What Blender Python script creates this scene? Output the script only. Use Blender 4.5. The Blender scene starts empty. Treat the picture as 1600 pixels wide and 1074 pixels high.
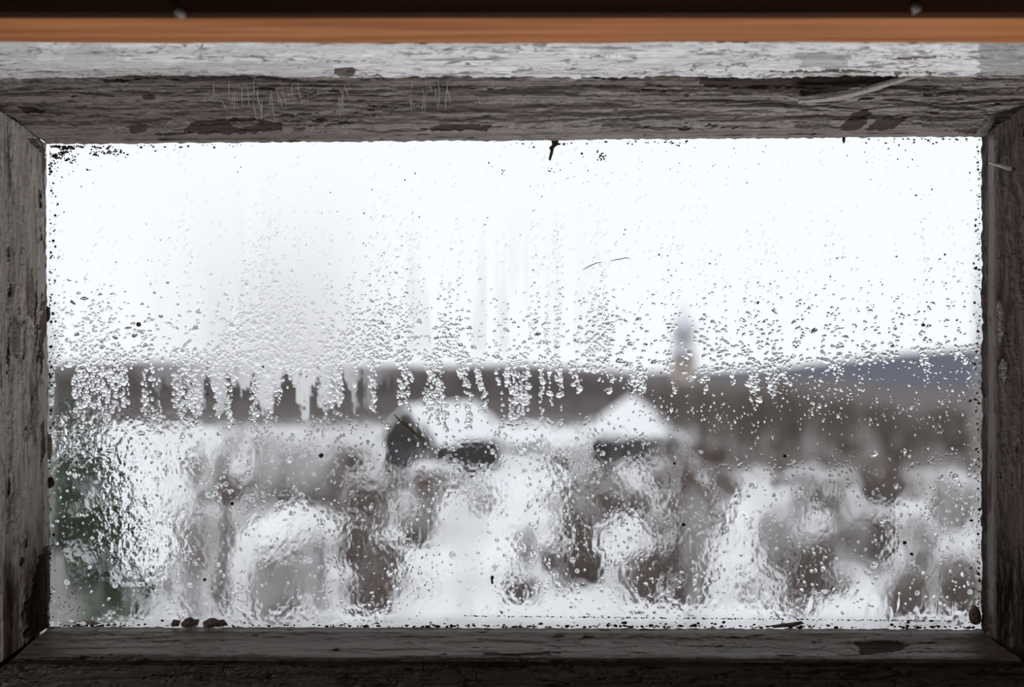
import bpy, math, random
import numpy as np
from mathutils import Vector, Matrix

random.seed(7)
rng = np.random.default_rng(11)
scn = bpy.context.scene
COL = scn.collection
PI = math.pi

# ------------------------------------------------------------------ camera, sky, light, exposure
LENS = 50.0
F = LENS / 36.0 * 1600.0            # focal length in pixels of the 1600 px frame
D = 0.889                           # camera to glass, metres
S = D / F                           # metres per pixel on the glass
cd = bpy.data.cameras.new('camera')
cam = bpy.data.objects.new('camera', cd)
COL.objects.link(cam)
cam.location = (0, -D, 0)
cam.rotation_euler = (PI / 2, 0, 0)
cd.lens = LENS
cd.sensor_width = 36
cd.clip_start = 0.02
cd.clip_end = 5000
cd.dof.use_dof = True
cd.dof.focus_distance = D - 0.001
cd.dof.aperture_fstop = 5.6
cd.dof.aperture_blades = 0
scn.camera = cam

w = bpy.data.worlds.new('overcast_sky')
scn.world = w
w.use_nodes = True
nt = w.node_tree
bg = nt.nodes['Background']
bg.inputs['Color'].default_value = (0.945, 0.968, 1.0, 1)
bg.inputs['Strength'].default_value = 1.11

vs = scn.view_settings
vs.view_transform = 'Standard'
vs.look = 'None'
vs.exposure = 0.0
vs.gamma = 1.0
vs.use_curve_mapping = False
scn.cycles.max_bounces = 14
scn.cycles.transmission_bounces = 12
scn.cycles.transparent_max_bounces = 12
scn.cycles.diffuse_bounces = 3
scn.cycles.blur_glossy = 0.5
scn.cycles.sample_clamp_indirect = 6.0

# unseen fill lamp added by the left-hand wall to brighten the left stile
ld = bpy.data.lights.new('added_side_fill', 'AREA')
ld.shape = 'RECTANGLE'
ld.size = 0.7
ld.size_y = 0.9
ld.energy = 4.2
ld.color = (1.0, 0.97, 0.94)
side = bpy.data.objects.new('added_side_fill', ld)
COL.objects.link(side)
side.location = (-1.2, -0.8, -0.02)
side.rotation_euler = (0, math.radians(-90), 0)
# unseen fill lamp added near the floor, pointing up to brighten the soffit
lu = bpy.data.lights.new('added_up_fill', 'AREA')
lu.shape = 'RECTANGLE'
lu.size = 0.8
lu.size_y = 0.4
lu.energy = 15.0
lu.color = (0.98, 0.98, 1.0)
up_fill = bpy.data.objects.new('added_up_fill', lu)
COL.objects.link(up_fill)
up_fill.location = (0.3, -0.5, -1.15)
up_fill.rotation_euler = (PI, 0, 0)


# ------------------------------------------------------------------ helpers
def P(px, py, d):
    """point at depth d metres in front of the camera that lies on the line of sight through a pixel"""
    return ((px - 800.0) * d / F, d - D, (537.0 - py) * d / F)


def sstep(a, b, x):
    t = np.clip((np.asarray(x, float) - a) / (b - a), 0, 1)
    return t * t * (3 - 2 * t)


_tab = np.random.default_rng(5).random((256, 256))


def vnoise(x, y, seed=0):
    x = np.asarray(x, float) + seed * 17.31
    y = np.asarray(y, float) + seed * 41.77
    xi = np.floor(x).astype(int)
    yi = np.floor(y).astype(int)
    fx = x - xi
    fy = y - yi
    fx = fx * fx * (3 - 2 * fx)
    fy = fy * fy * (3 - 2 * fy)
    a = _tab[yi & 255, xi & 255]
    b = _tab[yi & 255, (xi + 1) & 255]
    c = _tab[(yi + 1) & 255, xi & 255]
    d = _tab[(yi + 1) & 255, (xi + 1) & 255]
    return (a * (1 - fx) + b * fx) * (1 - fy) + (c * (1 - fx) + d * fx) * fy


def fbm(x, y, octv=4, seed=0):
    s, amp, tot = 0, 1.0, 0
    for i in range(octv):
        s = s + amp * vnoise(np.asarray(x) * 2 ** i, np.asarray(y) * 2 ** i, seed + i * 3)
        tot += amp
        amp *= 0.5
    return s / tot


def np_mesh(name, V, Q, smooth=True, attrs=None):
    """mesh from an array of vertices and an array of quads or triangles"""
    V = np.ascontiguousarray(V, np.float32)
    Q = np.ascontiguousarray(Q, np.int32)
    k = Q.shape[1]
    me = bpy.data.meshes.new(name)
    me.vertices.add(len(V))
    me.vertices.foreach_set('co', V.ravel())
    me.loops.add(Q.size)
    me.loops.foreach_set('vertex_index', Q.ravel())
    me.polygons.add(len(Q))
    me.polygons.foreach_set('loop_start', np.arange(0, Q.size, k, dtype=np.int32))
    me.polygons.foreach_set('use_smooth', np.full(len(Q), smooth, bool))
    me.update(calc_edges=True)
    for an, av in (attrs or {}).items():
        a = me.attributes.new(an, 'FLOAT', 'POINT')
        a.data.foreach_set('value', np.ascontiguousarray(av, np.float32).ravel())
    return me


def link(name, me, mat=None, parent=None, **props):
    o = bpy.data.objects.new(name, me)
    COL.objects.link(o)
    if mat is not None and me is not None:
        if not me.materials:
            me.materials.append(mat)
    if parent is not None:
        o.parent = parent
    for k, v in props.items():
        if v:
            o[k] = v
    return o


def empty(name, loc=(0, 0, 0), **props):
    o = link(name, None, **props)
    o.location = loc
    o.empty_display_size = 0.05
    return o


class MB:
    """collects plain shapes into one mesh"""

    def __init__(self):
        self.v, self.f = [], []

    def box(self, lo, hi, jit=0.0):
        b = len(self.v)
        for z in (lo[2], hi[2]):
            for x, y in ((lo[0], lo[1]), (hi[0], lo[1]), (hi[0], hi[1]), (lo[0], hi[1])):
                self.v.append((x + random.uniform(-jit, jit), y + random.uniform(-jit, jit), z + random.uniform(-jit, jit)))
        for q in ((0, 3, 2, 1), (4, 5, 6, 7), (0, 1, 5, 4), (1, 2, 6, 5), (2, 3, 7, 6), (3, 0, 4, 7)):
            self.f.append(tuple(b + i for i in q))
        return self

    def tube(self, pts, radii, n=4, cap=True):
        b0 = len(self.v)
        prev = None
        pts = [Vector(p) for p in pts]
        for i, p in enumerate(pts):
            t = (pts[min(i + 1, len(pts) - 1)] - pts[max(i - 1, 0)])
            t = t.normalized() if t.length > 1e-9 else Vector((0, 0, 1))
            ref = Vector((0, 1, 0)) if abs(t.y) < 0.9 else Vector((1, 0, 0))
            a = t.cross(ref).normalized()
            c = t.cross(a)
            for k in range(n):
                an = 2 * PI * k / n
                self.v.append(tuple(p + (a * math.cos(an) + c * math.sin(an)) * radii[i]))
            if prev is not None:
                for k in range(n):
                    k2 = (k + 1) % n
                    self.f.append((prev + k, prev + k2, b0 + i * n + k2, b0 + i * n + k))
            prev = b0 + i * n
        if cap:
            self.f.append(tuple(b0 + k for k in range(n)))
            self.f.append(tuple(prev + n - 1 - k for k in range(n)))
        return self

    def blob(self, c, r, nu=8, nv=5, jit=0.15, flat=0.0):
        """lumpy closed ball, flattened below when flat > 0"""
        b = len(self.v)
        rx, ry, rz = r if isinstance(r, tuple) else (r, r, r)
        self.v.append((c[0], c[1], c[2] - rz * (1 - flat)))
        for j in range(1, nv):
            th = PI * j / nv
            for i in range(nu):
                ph = 2 * PI * i / nu
                k = 1 + random.uniform(-jit, jit)
                z = -math.cos(th) * rz * k
                if z < 0:
                    z *= (1 - flat)
                self.v.append((c[0] + math.sin(th) * math.cos(ph) * rx * k, c[1] + math.sin(th) * math.sin(ph) * ry * k, c[2] + z))
        self.v.append((c[0], c[1], c[2] + rz))
        top = len(self.v) - 1
        for i in range(nu):
            i2 = (i + 1) % nu
            self.f.append((b, b + 1 + i2, b + 1 + i))
            self.f.append((top, b + 1 + (nv - 2) * nu + i, b + 1 + (nv - 2) * nu + i2))
            for j in range(nv - 2):
                q = b + 1 + j * nu
                self.f.append((q + i, q + i2, q + nu + i2, q + nu + i))
        return self

    def quad(self, *p):
        b = len(self.v)
        self.v.extend(p)
        self.f.append(tuple(range(b, b + len(p))))
        return self

    def mesh(self, name, smooth=False):
        me = bpy.data.meshes.new(name)
        me.from_pydata(self.v, [], self.f)
        if smooth:
            me.polygons.foreach_set('use_smooth', [True] * len(me.polygons))
        me.update()
        return me

    def build(self, name, mat, parent=None, smooth=False, **props):
        return link(name, self.mesh(name, smooth), mat, parent, **props)


class NT:
    def __init__(self, name):
        self.m = bpy.data.materials.new(name)
        self.m.use_nodes = True
        self.t = self.m.node_tree
        self.t.nodes.clear()
        self.out = self.t.nodes.new('ShaderNodeOutputMaterial')

    def n(self, typ, **kw):
        nd = self.t.nodes.new(typ)
        for k, v in kw.items():
            if k.startswith('i_'):
                key = k[2:]
                nd.inputs[int(key) if key.isdigit() else key.replace('_', ' ')].default_value = v
            else:
                setattr(nd, k, v)
        return nd

    def l(self, a, b):
        self.t.links.new(a, b)


def plain(name, c1, c2=None, scale=8.0, rough=0.8, bump=0.0, stretch=(1, 1, 1), detail=6.0, coord='Object', spec=0.3, bdist=0.01):
    """two-colour noise material with fine relief"""
    g = NT(name)
    b = g.n('ShaderNodeBsdfPrincipled', i_Roughness=rough)
    b.inputs['Specular IOR Level'].default_value = spec
    tc = g.n('ShaderNodeTexCoord')
    mp = g.n('ShaderNodeMapping')
    mp.inputs['Scale'].default_value = stretch
    nz = g.n('ShaderNodeTexNoise', i_Scale=scale, i_Detail=detail)
    g.l(tc.outputs[coord], mp.inputs['Vector'])
    g.l(mp.outputs[0], nz.inputs['Vector'])
    cr = g.n('ShaderNodeValToRGB')
    cr.color_ramp.elements[0].position = 0.32
    cr.color_ramp.elements[1].position = 0.68
    cr.color_ramp.elements[0].color = (*c1, 1)
    cr.color_ramp.elements[1].color = (*(c2 or c1), 1)
    g.l(nz.outputs['Fac'], cr.inputs[0])
    g.l(cr.outputs[0], b.inputs['Base Color'])
    if bump:
        bp = g.n('ShaderNodeBump', i_Strength=bump, i_Distance=bdist)
        g.l(nz.outputs['Fac'], bp.inputs['Height'])
        g.l(bp.outputs[0], b.inputs['Normal'])
    g.l(b.outputs[0], g.out.inputs[0])
    return g.m


def paint_material(name, paint_a, paint_b, wood_a, wood_b, along, rough=0.5, spec=0.5):
    """old oil paint over grey-brown wood: the attribute 'paint' says where the coat is still on, 'crack' where dirt sits in the splits and where darker patches lie"""
    g = NT(name)
    b = g.n('ShaderNodeBsdfPrincipled')
    b.inputs['Specular IOR Level'].default_value = spec
    tc = g.n('ShaderNodeTexCoord')
    mp = g.n('ShaderNodeMapping')
    mp.inputs['Scale'].default_value = (0.07, 1, 1) if along == 'x' else (1, 1, 0.07)
    g.l(tc.outputs['Object'], mp.inputs['Vector'])
    grain = g.n('ShaderNodeTexNoise', i_Scale=900.0, i_Detail=5.0)
    g.l(mp.outputs[0], grain.inputs['Vector'])
    grime = g.n('ShaderNodeTexNoise', i_Scale=28.0, i_Detail=8.0, i_Roughness=0.65)
    mp2 = g.n('ShaderNodeMapping')
    mp2.inputs['Scale'].default_value = (0.16, 1.6, 1.6) if along == 'x' else (1.6, 1.6, 0.16)
    g.l(tc.outputs['Object'], mp2.inputs['Vector'])
    g.l(mp2.outputs[0], grime.inputs['Vector'])
    grime_r = g.n('ShaderNodeMapRange')
    grime_r.inputs[1].default_value = 0.35
    grime_r.inputs[2].default_value = 0.65
    g.l(grime.outputs['Fac'], grime_r.inputs[0])
    pc = g.n('ShaderNodeMixRGB')
    pc.inputs[1].default_value = (*paint_a, 1)
    pc.inputs[2].default_value = (*paint_b, 1)
    g.l(grime_r.outputs[0], pc.inputs[0])
    gr = g.n('ShaderNodeMapRange')
    gr.inputs[1].default_value = 0.30
    gr.inputs[2].default_value = 0.70
    gr.inputs[3].default_value = 0.72
    gr.inputs[4].default_value = 1.12
    g.l(grain.outputs['Fac'], gr.inputs[0])
    pm = g.n('ShaderNodeMixRGB', blend_type='MULTIPLY')
    pm.inputs[0].default_value = 1.0
    g.l(pc.outputs[0], pm.inputs[1])
    g.l(gr.outputs[0], pm.inputs[2])
    wc = g.n('ShaderNodeMixRGB')
    wc.inputs[1].default_value = (*wood_a, 1)
    wc.inputs[2].default_value = (*wood_b, 1)
    g.l(grain.outputs['Fac'], wc.inputs[0])
    ap = g.n('ShaderNodeAttribute', attribute_name='paint')
    ac = g.n('ShaderNodeAttribute', attribute_name='crack')
    m1 = g.n('ShaderNodeMixRGB')
    g.l(ap.outputs['Fac'], m1.inputs[0])
    g.l(wc.outputs[0], m1.inputs[1])
    g.l(pm.outputs[0], m1.inputs[2])
    m2 = g.n('ShaderNodeMixRGB')
    g.l(ac.outputs['Fac'], m2.inputs[0])
    g.l(m1.outputs[0], m2.inputs[1])
    m2.inputs[2].default_value = (0.012, 0.009, 0.008, 1)
    g.l(m2.outputs[0], b.inputs['Base Color'])
    rr = g.n('ShaderNodeMapRange')
    rr.inputs[3].default_value = 0.85
    rr.inputs[4].default_value = rough
    g.l(ap.outputs['Fac'], rr.inputs[0])
    g.l(rr.outputs[0], b.inputs['Roughness'])
    bp = g.n('ShaderNodeBump', i_Strength=0.35, i_Distance=0.0004)
    g.l(grain.outputs['Fac'], bp.inputs['Height'])
    g.l(bp.outputs[0], b.inputs['Normal'])
    g.l(b.outputs[0], g.out.inputs[0])
    return g.m


# ------------------------------------------------------------------ materials
M_RAIL = paint_material('old_paint_along_rail', (0.205, 0.178, 0.163), (0.132, 0.107, 0.096), (0.026, 0.016, 0.013), (0.06, 0.038, 0.031), 'x')
M_STILE = paint_material('old_paint_along_stile', (0.44, 0.41, 0.385), (0.31, 0.28, 0.26), (0.055, 0.038, 0.03), (0.13, 0.1, 0.085), 'z')
M_CASING = paint_material('white_casing_paint', (0.90, 0.90, 0.91), (0.66, 0.65, 0.655), (0.10, 0.08, 0.07), (0.20, 0.17, 0.15), 'x', rough=0.42)
M_DARKRAIL = paint_material('grimy_shaded_paint', (0.15, 0.135, 0.13), (0.10, 0.088, 0.08), (0.03, 0.024, 0.02), (0.06, 0.05, 0.042), 'x')  # dark tone paints in the lower face's shade, besides grime
M_FLAKE = plain('paint_flake', (0.40, 0.37, 0.345), (0.28, 0.25, 0.23), 400, 0.55, 0.3)
M_SCALE = plain('dull_paint_scale', (0.23, 0.205, 0.19), (0.15, 0.128, 0.115), 500, 0.55, 0.4)
M_BEAM = plain('varnished_pine', (0.25, 0.088, 0.03), (0.46, 0.19, 0.072), 110, 0.6, 0.25, (0.05, 1, 1), 8, bdist=0.001, spec=0.12)
M_BEAMFRONT = plain('shaded_beam_front', (0.018, 0.008, 0.005), (0.05, 0.02, 0.01), 60, 0.75, 0.3, (0.05, 1, 1), 8, bdist=0.001, spec=0.04)  # shade on the beam's front face, put into the colour
M_RSTILE = paint_material('brown_shaded_paint', (0.125, 0.10, 0.09), (0.085, 0.066, 0.056), (0.05, 0.034, 0.028), (0.11, 0.085, 0.07), 'z')  # browner than the left stile, and darkened further to paint in shade
M_NAIL = plain('nail_steel', (0.20, 0.19, 0.18), (0.12, 0.11, 0.10), 300, 0.35, 0.1)
M_GRIME = plain('black_grime', (0.012, 0.010, 0.008), (0.035, 0.026, 0.018), 900, 0.9)
M_MOSS = plain('brown_moss_grime', (0.05, 0.038, 0.02), (0.12, 0.09, 0.045), 900, 0.95)
M_CHIP = plain('fallen_chip', (0.11, 0.085, 0.07), (0.22, 0.19, 0.165), 500, 0.85, 0.4)
M_WEB = plain('dusty_cobweb', (0.38, 0.36, 0.345), (0.3, 0.28, 0.27), 500, 0.9)
M_ROOM = plain('dark_board_wall', (0.14, 0.09, 0.06), (0.2, 0.13, 0.09), 9, 0.8, 0.1, (1, 1, 0.1))
M_SNOW = plain('snow', (0.93, 0.935, 0.95), (0.96, 0.965, 0.975), 0.6, 0.75, 0.0, spec=0.2)
M_SILLSNOW = plain('wet_sill_snow', (0.86, 0.87, 0.9), (0.93, 0.94, 0.96), 60, 0.6, 0.4, spec=0.3, bdist=0.004)
M_TWIG = plain('bare_twigs', (0.115, 0.083, 0.07), (0.175, 0.135, 0.118), 2, 0.9)
M_WOODS = plain('bare_wood_crowns', (0.085, 0.068, 0.066), (0.125, 0.1, 0.098), 0.3, 0.95)
M_BRUSH = plain('rust_brown_brush', (0.105, 0.083, 0.07), (0.15, 0.12, 0.1), 0.4, 0.95)
M_HILL = plain('hazed_wooded_hill', (0.078, 0.088, 0.122), (0.105, 0.112, 0.145), 0.02, 0.95)  # blue-grey tone paints in the haze of distance
M_SLOPE = plain('leafless_slope', (0.10, 0.082, 0.078), (0.135, 0.11, 0.105), 0.05, 0.95)
M_NEEDLE = plain('spruce_needles', (0.018, 0.035, 0.014), (0.05, 0.075, 0.035), 6, 0.85)
M_BARK = plain('bark', (0.07, 0.052, 0.042), (0.12, 0.095, 0.08), 12, 0.95, 0.3, (1, 1, 0.2))
M_LOG = plain('dark_log_wall', (0.018, 0.015, 0.014), (0.04, 0.033, 0.03), 3, 0.9, 0.2, (0.2, 0.2, 3))
M_REDW = plain('red_brown_boards', (0.13, 0.055, 0.05), (0.19, 0.085, 0.075), 3, 0.85, 0.2, (4, 4, 0.3))
M_GREYW = plain('grey_boards', (0.26, 0.23, 0.22), (0.36, 0.33, 0.32), 3, 0.9, 0.2, (4, 4, 0.3))
M_DARKPANE = plain('dark_window_pane', (0.03, 0.035, 0.045), (0.05, 0.055, 0.06), 2, 0.15, spec=0.5)
M_PLASTER = plain('hazed_pink_plaster', (0.80, 0.69, 0.65), (0.86, 0.75, 0.71), 0.3, 0.9)  # pink, paled in the colour for the mist around the tower
M_TIN = plain('hazed_tin_roof', (0.76, 0.77, 0.84), (0.82, 0.83, 0.88), 0.5, 0.5)  # grey lightened in the colour for mist


def glass_material(name, ior, tint=(1, 1, 1), fog=False):
    g = NT(name)
    gl = g.n('ShaderNodeBsdfGlass', i_IOR=ior, i_Roughness=0.0)
    gl.inputs['Color'].default_value = (*tint, 1)
    last = gl
    if fog:
        rg = g.n('ShaderNodeBsdfGlass', i_IOR=ior, i_Roughness=0.55)
        rg.inputs['Color'].default_value = (0.99, 0.99, 1, 1)
        a = g.n('ShaderNodeAttribute', attribute_name='fog')
        mx = g.n('ShaderNodeMixShader')
        g.l(a.outputs['Fac'], mx.inputs[0])
        g.l(gl.outputs[0], mx.inputs[1])
        g.l(rg.outputs[0], mx.inputs[2])
        di = g.n('ShaderNodeBsdfTranslucent')
        di.inputs['Color'].default_value = (0.85, 0.84, 0.82, 1)
        a2 = g.n('ShaderNodeAttribute', attribute_name='dirt')
        mx2 = g.n('ShaderNodeMixShader')
        g.l(a2.outputs['Fac'], mx2.inputs[0])
        g.l(mx.outputs[0], mx2.inputs[1])
        g.l(di.outputs[0], mx2.inputs[2])
        last = mx2
    g.l(last.outputs[0], g.out.inputs[0])
    return g.m


M_GLASS = glass_material('old_window_glass', 1.45, (0.985, 0.99, 0.995), True)
M_WATER = glass_material('water', 1.33)

# ------------------------------------------------------------------ room shell
RX, RY, ZF, ZC = 1.25, -2.7, -1.25, 1.15
T = 0.1


def struct_box(name, lo, hi, mat):
    return MB().box(lo, hi).build(name, mat, kind='structure')


struct_box('floor', (-RX - T, RY - T, ZF - T), (RX + T, 0.06, ZF), M_ROOM)
struct_box('ceiling', (-RX - T, RY - T, ZC), (RX + T, 0.06, ZC + T), M_ROOM)
struct_box('wall_back', (-RX, RY - T, ZF), (RX, RY, ZC), M_ROOM)
struct_box('wall_left', (-RX - T, RY, ZF), (-RX, 0.06, ZC), M_ROOM)
struct_box('wall_right', (RX, RY, ZF), (RX + T, 0.06, ZC), M_ROOM)
gx0, gx1 = (-60 - 800) * S, (1660 - 800) * S       # opening in the front wall, covered by the sash
gz1, gz0 = (537 - 140) * S, (537 - 1060) * S
fw = MB()
fw.box((-RX, -0.002, ZF), (gx0, 0.05, ZC)).box((gx1, -0.002, ZF), (RX, 0.05, ZC))
fw.box((gx0, -0.002, gz1), (gx1, 0.05, ZC)).box((gx0, -0.002, ZF), (gx1, 0.05, gz0))
fw.build('wall_front', M_ROOM, kind='structure')

# ------------------------------------------------------------------ the window: sash members as relief surfaces
window = empty('window_1', kind='structure', label='old peeling painted window sash around a wet misted pane')


hx0, hx1, hz1, hz0 = (61 - 800) * S, (1545 - 800) * S, (537 - 205) * S, (537 - 997) * S
core = MB()
core.box((-0.36, -0.006, hz0 - 0.05), (hx0, 0.004, hz1 + 0.04)).box((hx1, -0.006, hz0 - 0.05), (0.36, 0.004, hz1 + 0.04))
core.box((hx0, -0.006, hz1), (hx1, 0.004, hz1 + 0.04)).box((hx0, -0.006, hz0 - 0.05), (hx1, 0.004, hz0))
core.build('sash_core', M_GRIME, window, label='dark wood in the sash joints')


def in_poly(px, py, poly):
    ins = np.zeros(px.shape, bool)
    n = len(poly)
    for i in range(n):
        x0, y0 = poly[i]
        x1, y1 = poly[(i + 1) % n]
        c = ((y0 > py) != (y1 > py))
        xs = x0 + (py - y0) * (x1 - x0) / ((y1 - y0) if abs(y1 - y0) > 1e-9 else 1e-9)
        ins ^= c & (px < xs)
    return ins


def member(name, rows, along, mat, seed, bare=(), lifts=(), peel=0.42, crack=0.5, disp='y', step=1.3, jag=2.0, wear=None, dark_patches=()):
    """a sash member: rows run from the glass edge outwards, each (x0, y0, x1, y1, depth offset);
    built as a grid with raised paint, splits along the grain and bare patches"""
    rows = [np.array(r, float) for r in rows]
    line = []
    for a, b in zip(rows[:-1], rows[1:]):
        mid = (a + b) / 2
        gap = np.hypot(*((b - a)[[0, 1]] + (b - a)[[2, 3]]) / 2)
        dep = abs(b[4] - a[4]) / S * 0.6
        k = max(2, int(max(gap, dep) / step))
        for i in range(k):
            line.append(a + (b - a) * i / k)
    line.append(rows[-1])
    R = np.array(line)
    L = np.hypot(R[:, 2] - R[:, 0], R[:, 3] - R[:, 1]).max()
    nu = int(L / step)
    u = np.linspace(0, 1, nu)[None, :]
    px = R[:, 0:1] + (R[:, 2:3] - R[:, 0:1]) * u
    py = R[:, 1:2] + (R[:, 3:4] - R[:, 1:2]) * u
    off = np.repeat(R[:, 4:5], nu, 1)
    A, B = (px, py) if along == 'x' else (py, px)
    # across coordinate follows the surface so that steep faces keep their grain
    run = np.concatenate([[0], np.cumsum(np.hypot(np.diff(R[:, 1] if along == 'x' else R[:, 0]), np.diff(R[:, 4]) / S * 0.5))])[:, None]
    Bc = run + np.zeros_like(px)
    # ragged inner edge
    edge = np.exp(-run / 4.0)
    jn = (fbm(A / 9, A * 0 + seed, 4, seed) - 0.5) * 2 * jag * edge
    if along == 'x':
        py = py + jn
    else:
        px = px + jn
    wav = fbm(A / 160, Bc / 14, 4, seed + 1)
    grain = fbm(A / 60, Bc / 2.6, 4, seed + 2)
    fine = fbm(A / 14, Bc / 5, 3, seed + 7)
    th = peel + (0 if wear is None else wear(px, py))
    pn = fbm(A / 70, Bc / 9, 5, seed + 3) * 0.75 + fine * 0.25
    coat = sstep(th - 0.012, th + 0.012, pn)
    lip = np.exp(-((pn - th) / 0.03) ** 2) * coat
    for poly in bare:
        wob = (fbm(px / 9, py / 6, 3, seed + 4) - 0.5) * 14
        wob2 = (fbm(px / 9, py / 6, 3, seed + 5) - 0.5) * 7
        coat = np.where(in_poly(px + wob, py + wob2, poly), 0.0, coat)
    c1 = np.abs(fbm(A / 130, Bc / 10, 3, seed + 8) - 0.5)
    c2 = np.abs(fbm(A / 45, Bc / 7, 3, seed + 9) - 0.5)
    cgate = sstep(0.45, 0.6, fbm(A / 90, Bc / 30, 2, seed + 10))
    ck = np.maximum((1 - sstep(0.012, 0.045, c1)) * sstep(0.42, 0.55, fbm(A / 120, Bc / 20, 2, seed + 11)), (1 - sstep(0.01, 0.05, c2)) * cgate) * crack
    c3 = np.abs(fbm(A / 44, Bc / 13, 2, seed + 13) - 0.5)
    ck = np.maximum(ck, (1 - sstep(0.008, 0.03, c3)) * cgate * crack * 0.8)
    lay = fbm(A / 80, Bc / 8, 4, seed + 12) * 0.8 + fine * 0.2
    terr = sum(sstep(q_ - 0.012, q_ + 0.012, lay) for q_ in (0.40, 0.47, 0.53, 0.60))
    edge_d = np.exp(-((lay - 0.47) / 0.012) ** 2) + np.exp(-((lay - 0.60) / 0.012) ** 2)
    ck = np.maximum(ck, 0.55 * edge_d * crack * sstep(0.45, 0.6, fbm(A / 50, Bc / 12, 2, seed + 14)))
    ck = np.maximum(ck, (1 - sstep(0.0, 0.6, coat)) * sstep(0.55, 0.75, grain) * 0.7)
    for (poly, amt) in dark_patches:
        wob = (fbm(px / 30, py / 8, 3, seed + 15) - 0.5) * 26
        ck = np.maximum(ck, in_poly(px + wob, py + wob * 0.2, poly) * amt * (0.6 + 0.8 * fbm(A / 60, Bc / 4, 3, seed + 16)))
    h = (wav - 0.5) * 0.0020 + (grain - 0.5) * (0.0004 + 0.0009 * (1 - coat)) + (fine - 0.5) * 0.0003 + terr * 0.00035 + coat * 0.00055 + lip * 0.0005 - ck * 0.0007
    for (poly, amt) in lifts:
        h = h + np.where(in_poly(px, py, poly), amt, 0)
    d = D + off
    X = (px - 800) * d / F
    Y = off.copy()
    Z = (537 - py) * d / F
    if disp == 'y':
        Y = Y - h
    else:
        Z = Z - h
    nr = len(R)
    idx = np.arange(nr * nu).reshape(nr, nu)
    q = np.stack([idx[:-1, :-1], idx[:-1, 1:], idx[1:, 1:], idx[1:, :-1]], -1).reshape(-1, 4)
    me = np_mesh(name, np.stack([X, Y, Z], -1).reshape(-1, 3), q, True, {'paint': coat, 'crack': np.clip(ck, 0, 1)})
    return me


# top rail
bare_top = [[(284, 207), (300, 190), (345, 186), (395, 184), (445, 194), (440, 204), (372, 210), (330, 209)],
            [(196, 197), (232, 194), (230, 206), (205, 208)],
            [(1312, 204), (1326, 180), (1356, 168), (1360, 178), (1348, 200), (1322, 206)],
            [(1352, 204), (1368, 188), (1420, 184), (1400, 198), (1375, 206)],
            [(1094, 120), (1400, 118), (1420, 128), (1330, 138), (1250, 150), (1252, 136), (1140, 138), (1092, 133)],
            [(668, 202), (700, 194), (768, 196), (760, 205)],
            [(224, 149), (242, 148), (240, 157), (226, 157)],
            [(1470, 205), (1500, 196), (1530, 202), (1520, 210)]]
me = member('rail', [(72, 226, 1541, 214, -0.001), (70, 222, 1543, 210, -0.005), (66, 219, 1547, 206, -0.0055), (58, 214, 1554, 201, -0.0125),
                     (40, 200, 1572, 186, -0.017), (-30, 158, 1640, 155, -0.0205), (-34, 153, 1644, 151, -0.023), (-60, 135, 1665, 132, -0.0235), (-62, 131, 1668, 128, -0.027), (-90, 112, 1690, 112, -0.028)],
            'x', M_RAIL, 21, bare_top, [([(-10, 134), (300, 128), (620, 132), (620, 140), (300, 137), (-10, 146)], 0.0012), ([(310, 122), (440, 124), (440, 133), (312, 133)], 0.0015)],
            peel=0.30)
link('rail', me, M_RAIL, window)
# bottom rail
bare_bot = [[(1338, 1004), (1400, 1000), (1420, 1010), (1390, 1020), (1345, 1024)]]
me = member('rail', [(74, 979, 1537, 983, -0.001), (74, 983, 1538, 986, -0.005), (72, 986, 1540, 989, -0.010), (50, 1003, 1562, 1008, -0.022),
                     (30, 1021, 1590, 1026, -0.036), (26, 1026, 1594, 1031, -0.039), (20, 1031, 1600, 1036, -0.0385)],
            'x', M_RAIL, 43, bare_bot, peel=0.29)
link('rail', me, M_RAIL, window)
me = member('rail_face', [(16, 1030, 1604, 1035, -0.037), (10, 1038, 1610, 1043, -0.031), (-110, 1130, 1730, 1130, -0.030)],
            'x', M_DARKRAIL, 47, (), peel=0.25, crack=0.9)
link('rail_face', me, M_DARKRAIL, window, label='grimy lower rail face, shade painted into its dark colour')
# left stile
wl = lambda px, py: 0.10 * sstep(45, 72, px) + 0.08 * sstep(700, 980, py) * sstep(20, 60, px)
me = member('stile', [(73, 224, 79, 980, -0.001), (71, 224, 76, 981, -0.006), (66, 221, 71, 983, -0.010), (52, 211, 57, 993, -0.014), (40, 200, 44, 1004, -0.018),
                      (10, 180, 12, 1028, -0.0195), (7, 178, 8, 1030, -0.0235), (-120, 100, -120, 1140, -0.0245)],
            'z', M_STILE, 65, [[(62, 870), (74, 850), (78, 978), (45, 1000), (40, 960)], [(40, 215), (60, 218), (74, 250), (64, 240)]], peel=0.31, wear=wl, jag=1.5)
link('stile', me, M_STILE, window)
# right stile
wr = lambda px, py: 0.28 * (1 - sstep(1536, 1546, px)) + 0.07 * sstep(1540, 1546, px) * (1 - sstep(1552, 1556, px))
me = member('stile', [(1533, 214, 1533, 984, -0.001), (1537, 211, 1537, 987, -0.002), (1542, 209, 1541, 990, -0.004), (1544, 207, 1543, 991, -0.010), (1552, 201, 1551, 997, -0.019),
                      (1556, 198, 1555, 1000, -0.021), (1600, 168, 1600, 1034, -0.022), (1720, 95, 1720, 1140, -0.0235)],
            'z', M_RSTILE, 87, [[(1528, 930), (1540, 900), (1548, 985), (1530, 985)]], peel=0.27, wear=wr, jag=2.5)
link('stile', me, M_RSTILE, window, label='browner stile, shade painted into its darker tone')

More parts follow.
